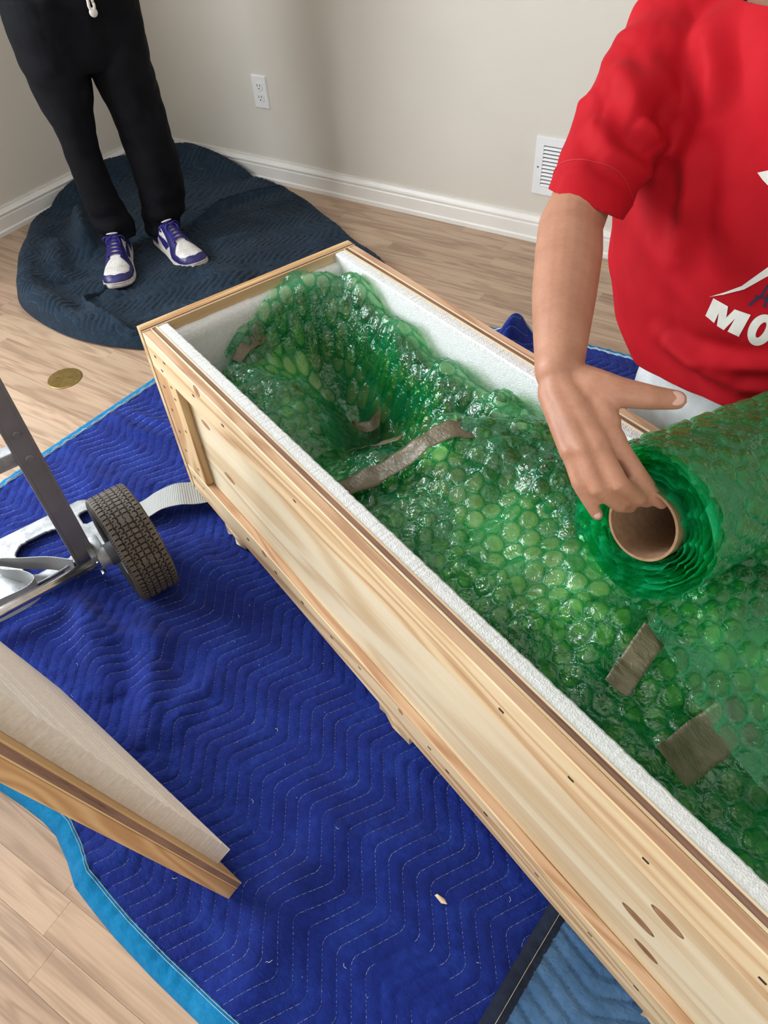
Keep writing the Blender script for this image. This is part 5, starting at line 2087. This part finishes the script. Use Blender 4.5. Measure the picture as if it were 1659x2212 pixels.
# ------------------------------------------------------------------ jeans
t = MT('bleached_denim')
c = t.coord()
n1 = t.noise(c, 18, 4, 0.6)
n2 = t.noise(t.scaled(c, (1, 1, 4)), 130, 3, 0.7)
f = t.math('ADD', t.math('MULTIPLY', n1, 0.6), t.math('MULTIPLY', n2, 0.4))
b = t.pbsdf(Base_Color=t.ramp(f, [(0.3, (0.46, 0.50, 0.53)), (0.7, (0.66, 0.70, 0.72))]), Roughness=0.8, Normal=t.bump(f, 0.35, 0.004))
M_DEN = t.done(b)
m = MB()
loft(m, [(W3(0.88, 0.705, 0.36), UQ*0.175, VQ*0.125), (W3(0.88, 0.705, 0.48), UQ*0.190, VQ*0.135), (W3(0.88, 0.70, 0.58), UQ*0.18, VQ*0.128)])
for du in (-0.092, 0.092):
    chain(m, [W3(0.88+du, 0.700, 0.44), W3(0.88+du*1.1, 0.672, 0.22), W3(0.88+du*1.12, 0.655, 0.095), W3(0.88+du*1.12, 0.86, 0.085), W3(0.88+du, 1.04, 0.075)], [0.104, 0.085, 0.074, 0.064, 0.052], 18)
jn = m.build('jeans', M_DEN, kn)
remesh(jn, 0.006, 8)
V, N = verts_np(jn)
set_verts(jn, V+N*(fbm(V[:, 0]*12, V[:, 2]*14, 3, 1)*0.010)[:, None])
for du in (-0.092, 0.092):
    m = MB()
    chain(m, [W3(0.88+du, 1.04, 0.060), W3(0.88+du, 1.10, 0.055), W3(0.88+du, 1.15, 0.050)], [0.045, 0.048, 0.040], 16, flat=((0, 0, 1), 0.95))
    m.build('shoe', plain('dark_work_shoe', (0.03, 0.028, 0.026), 0.6) if du < 0 else bpy.data.materials['dark_work_shoe'], kn, True)

# ------------------------------------------------------------------ red T-shirt
t = MT('red_jersey')
c = t.coord()
n1 = t.noise(c, 10, 3)
n2 = t.noise(c, 900, 2)
col = t.ramp(n1, [(0.3, (0.38, 0.0020, 0.009)), (0.7, (0.46, 0.0030, 0.012))])
b = t.pbsdf(Base_Color=col, Roughness=0.75, Normal=t.bump(n2, 0.12, 0.001))
b.inputs['Specular IOR Level'].default_value = 0.2
b.inputs['Sheen Weight'].default_value = 0.02
b.inputs['Sheen Tint'].default_value = (1.0, 0.35, 0.35, 1)
M_RED = t.done(b)
m = MB()
TR = [(0.46, 0.895, 0.695, 0.178, 0.150), (0.50, 0.872, 0.692, 0.190, 0.156), (0.56, 0.835, 0.690, 0.206, 0.158), (0.64, 0.803, 0.685, 0.213, 0.155), (0.75, 0.790, 0.680, 0.208, 0.145), (0.86, 0.790, 0.675, 0.202, 0.133), (0.94, 0.800, 0.672, 0.190, 0.120), (0.985, 0.803, 0.670, 0.150, 0.10), (1.02, 0.805, 0.668, 0.085, 0.075)]
zs = np.linspace(0.46, 1.02, 40)
A = np.array(TR)
loft(m, [(W3(np.interp(z, A[:, 0], A[:, 1]), np.interp(z, A[:, 0], A[:, 2]), z), UQ*np.interp(z, A[:, 0], A[:, 3]), VQ*np.interp(z, A[:, 0], A[:, 4])) for z in zs], 48, 2.2)
SLV = [W3(0.665, 0.672, 0.945), px(1445, 110, 0.955), px(1370, 235, 0.952), px(1318, 330, 0.950), px(1277, 415, 0.945), px(1262, 450, 0.940)]
chain(m, SLV, [0.075, 0.073, 0.069, 0.063, 0.0560, 0.0540], 24)
chain(m, [W3(0.945, 0.672, 0.945), W3(1.02, 0.685, 0.91), W3(1.11, 0.695, 0.865)], [0.075, 0.070, 0.060], 20)
ts_ = m.build('t_shirt', M_RED, kn)
remesh(ts_, 0.0046, 8, 0.5)
SE = px(1266, 442, 0.942)
SDR = (SE-SLV[3]).normalized()
LSE = W3(1.11, 0.695, 0.865)
LDR = (LSE-W3(1.02, 0.685, 0.91)).normalized()
hem_n = (UQ.x*-0.10+VQ.x*0.45, UQ.y*-0.10+VQ.y*0.45, 1.0)


bm = bmesh.new()
bm.from_mesh(ts_.data)


def cut(co, no, rad=None, ctr=None):
    co, no = Vector(co), Vector(no).normalized()
    ctr = co if ctr is None else ctr
    fs = [f for f in bm.faces if rad is None or (f.calc_center_median()-ctr).length < rad]
    es = {e for f in fs for e in f.edges}
    vs_ = {v for f in fs for v in f.verts}
    bmesh.ops.bisect_plane(bm, geom=list(vs_)+list(es)+fs, dist=1e-5, plane_co=co, plane_no=no)
    kill = [v for v in bm.verts if (v.co-co).dot(no) > 1e-4 and (rad is None or (v.co-ctr).length < rad)]
    bmesh.ops.delete(bm, geom=kill, context='VERTS')


cut(W3(0.86, 0.54, 0.540), -Vector(hem_n))
tocam = (CAM_C-KB-SE).normalized()
SD_OUT = UQ      # away from the trunk is -u
cut(SE, SDR-tocam*0.55, 0.094, SE+SDR*0.032-SD_OUT*0.016)
cut(LSE, LDR, 0.12)
cut((0, 0, 1.010), (0, 0, 1))
bm.to_mesh(ts_.data)
bm.free()
ts_.data.shade_smooth()
V, N = verts_np(ts_)
sA = (V-np.array(SLV[2]))@np.array((SE-SLV[0]).normalized())           # along the sleeve
uu = V@np.array(UQ)
vv_ = V@np.array(VQ)
arm_d = np.linalg.norm(np.cross(V-np.array(SLV[1]), np.array((SE-SLV[1]).normalized())), axis=1)
on_slv = np.exp(-(np.clip(arm_d-0.05, 0, 1)/0.03)**2)*(((V-np.array(SLV[0]))@np.array((SE-SLV[0]).normalized())) > 0.0)
fold = np.zeros(len(V))
# sleeve folds radiate from the armpit, body folds hang from shoulder and pull across the belly
ang = np.arctan2(V[:, 2]-SLV[3][2], uu-(SLV[3]@UQ))
fold += on_slv*np.clip((0.10-sA)/0.06, 0.15, 1)*(0.0050*np.sin(sA*85+2.2*np.sin(ang*1.5+0.6))+np.abs(fbm(sA*24+ang*1.2, ang*1.6, 2, 1))*0.020-0.004)
hang = 1-on_slv
dia = uu*0.80+V[:, 2]*0.60
fold += hang*(np.abs(fbm(dia*9+2, V[:, 2]*3.0-uu*2.0, 2, 2))*0.022-0.005)
# single folds: pulled from the armpit, across the belly and over the sleeve
pre = BVHTree.FromObject(ts_, bpy.context.evaluated_depsgraph_get())
for pts_, amp, wd in (([(1500, 300), (1488, 420), (1462, 560)], 0.016, 0.016), ([(1392, 500), (1450, 600), (1530, 690), (1600, 740)], 0.010, 0.020), ([(1420, 728), (1500, 775), (1580, 795), (1700, 800)], 0.014, 0.013), ([(1440, 752), (1520, 806), (1600, 838), (1690, 850)], 0.012, 0.011),
                      ([(1340, 150), (1392, 270), (1440, 335), (1490, 352)], 0.012, 0.015), ([(1286, 268), (1322, 330), (1390, 372), (1450, 384)], 0.011, 0.012), ([(1520, 60), (1545, 150), (1540, 260)], 0.012, 0.016), ([(1560, 420), (1590, 520), (1600, 600)], 0.008, 0.025)):
    P3 = []
    for i in range(len(pts_)-1):
        for k in range(40):
            f = k/40
            x, y = pts_[i][0]*(1-f)+pts_[i+1][0]*f, pts_[i][1]*(1-f)+pts_[i+1][1]*f
            o_ = CAM_C-KB
            hit = pre.ray_cast(o_, (px(x, y, 1.0)-o_).normalized())[0]
            if hit is not None:
                P3.append(hit[:])
    if not P3:
        continue
    P3 = np.array(P3)
    dmin = np.full(len(V), 9.0)
    tpar = np.zeros(len(V))
    for i, q in enumerate(P3):
        d = np.linalg.norm(V-q, axis=1)
        k = d < dmin
        dmin[k] = d[k]
        tpar[k] = i/len(P3)
    env = np.sin(np.clip(tpar, 0.03, 0.97)*math.pi)**0.5
    fold += env*amp*(np.exp(-(dmin/wd)**2)-0.35*np.exp(-((dmin-wd*2.0)/wd)**2))
set_verts(ts_, V+N*fold[:, None])
solidify(ts_, 0.0022)
dg = bpy.context.evaluated_depsgraph_get()
bvh = BVHTree.FromObject(ts_, dg)


# the print on the shirt front: laid on the cloth surface, as thick as ink
def decal(name, polys, mat_, lift=0.0012, maxe=7.0):
    bm = bmesh.new()
    for poly in polys:
        vs_ = [bm.verts.new((x, y, 0)) for x, y in poly]
        bm.faces.new(vs_)
    bmesh.ops.triangulate(bm, faces=bm.faces[:])
    for _ in range(5):
        es = [e for e in bm.edges if e.calc_length() > maxe]
        if not es:
            break
        bmesh.ops.subdivide_edges(bm, edges=es, cuts=1, use_grid_fill=False)
        bmesh.ops.triangulate(bm, faces=bm.faces[:])
    o_ = CAM_C-KB
    bad = []
    for v in bm.verts:
        d = (px(v.co.x, v.co.y, 1.0)-o_).normalized()
        hit, nrm, _, _ = bvh.ray_cast(o_, d)
        if hit is None:
            bad.append(v)
            continue
        if nrm.dot(d) > 0:
            nrm = -nrm
        v.co = hit+nrm*lift
    bmesh.ops.delete(bm, geom=bad, context='VERTS')
    me = bpy.data.meshes.new(name)
    bm.to_mesh(me)
    bm.free()
    me.materials.append(mat_)
    me.shade_smooth()
    return link(name, me, ts_)


def cr(P, s=4.621, ox=1300, oy=560):
    return [(ox+x/s, oy+y/s) for x, y in P]


M_INK = plain('white_ink', (0.72, 0.72, 0.69), 0.6, var=0.03, vs_=60)
M_INKN = plain('navy_ink', (0.02, 0.015, 0.06), 0.6, var=0.05)
decal('letter_m', [cr([(1115, 388), (1262, 470), (1168, 535), (1122, 635), (1035, 562)]), cr([(1262, 470), (1243, 582), (1218, 705), (1150, 662), (1168, 535)]),
                   cr([(1243, 582), (1328, 498), (1330, 592), (1218, 705)]), cr([(1328, 498), (1488, 553), (1367, 770), (1257, 718), (1330, 592)])], M_INK)
ca, sa = math.cos(math.radians(-58)), math.sin(math.radians(-58))
seg = []
NO = 40
for k in range(NO):
    q = []
    for (a, rx_, ry_) in ((k, 168, 120), (k+1, 168, 120), (k+1, 88, 34), (k, 88, 34)):
        t_ = 2*math.pi*a/NO
        x, y = rx_*math.cos(t_), ry_*math.sin(t_)
        q.append((1590+x*ca-y*sa, 702+x*sa+y*ca))
    seg.append(cr(q))
decal('letter_o', seg, M_INK)
decal('stripe', [cr([(1070, 376), (1215, 333), (1220, 350)]), cr([(1215, 333), (1400, 262), (1425, 296), (1220, 350)]), cr([(1400, 262), (1659, 75), (1659, 165), (1425, 296)]), cr([(1659, 75), (1800, -40), (1800, 60), (1659, 165)])], M_INK)
decal('star_tip', [cr(P, 2.968, 1100, 0) for P in ([(1592, 1106), (1659, 1092), (1625, 1152)], [(1659, 1092), (1760, 1080), (1760, 1290), (1625, 1152)])], M_INK)


def stroke(pts, w):
    out = []
    for i in range(len(pts)-1):
        a, b_ = Vector(pts[i]), Vector(pts[i+1])
        d = (b_-a).normalized()
        nn = Vector((-d.y, d.x))*w
        out.append([(a-nn)[:], (b_-nn)[:], (b_+nn)[:], (a+nn)[:]])
    return [cr(q) for q in out]


decal('script_letter', stroke([(1470, 462), (1535, 400), (1590, 372), (1659, 262), (1700, 200)], 13)+stroke([(1530, 362), (1600, 372), (1659, 402)], 9)+stroke([(1628, 478), (1645, 400), (1680, 330)], 14), M_INKN)
# hem and sleeve stitching lines
for (c0_, nrm_, rr0, lab) in ((SE-SDR*0.024, SDR, 0.08, 'sleeve_seam'),):
    V, N = verts_np(ts_)
    pts = []
    ax = SDR
    e_a = ax.orthogonal().normalized()
    e_b = ax.cross(e_a)
    for k in range(48):
        a = 2*math.pi*k/48
        d = e_a*math.cos(a)+e_b*math.sin(a)
        hit, nr_, _, _ = bvh.ray_cast(c0_+d*0.16, -d)
        if hit is not None and (hit-c0_).length < 0.09:
            pts.append(hit+d*0.0002)
    if len(pts) > 20:
        MB().tube(pts+[pts[0]], 0.0009, 5).build(lab, plain('red_thread', (0.42, 0.004, 0.010), 0.7), ts_)
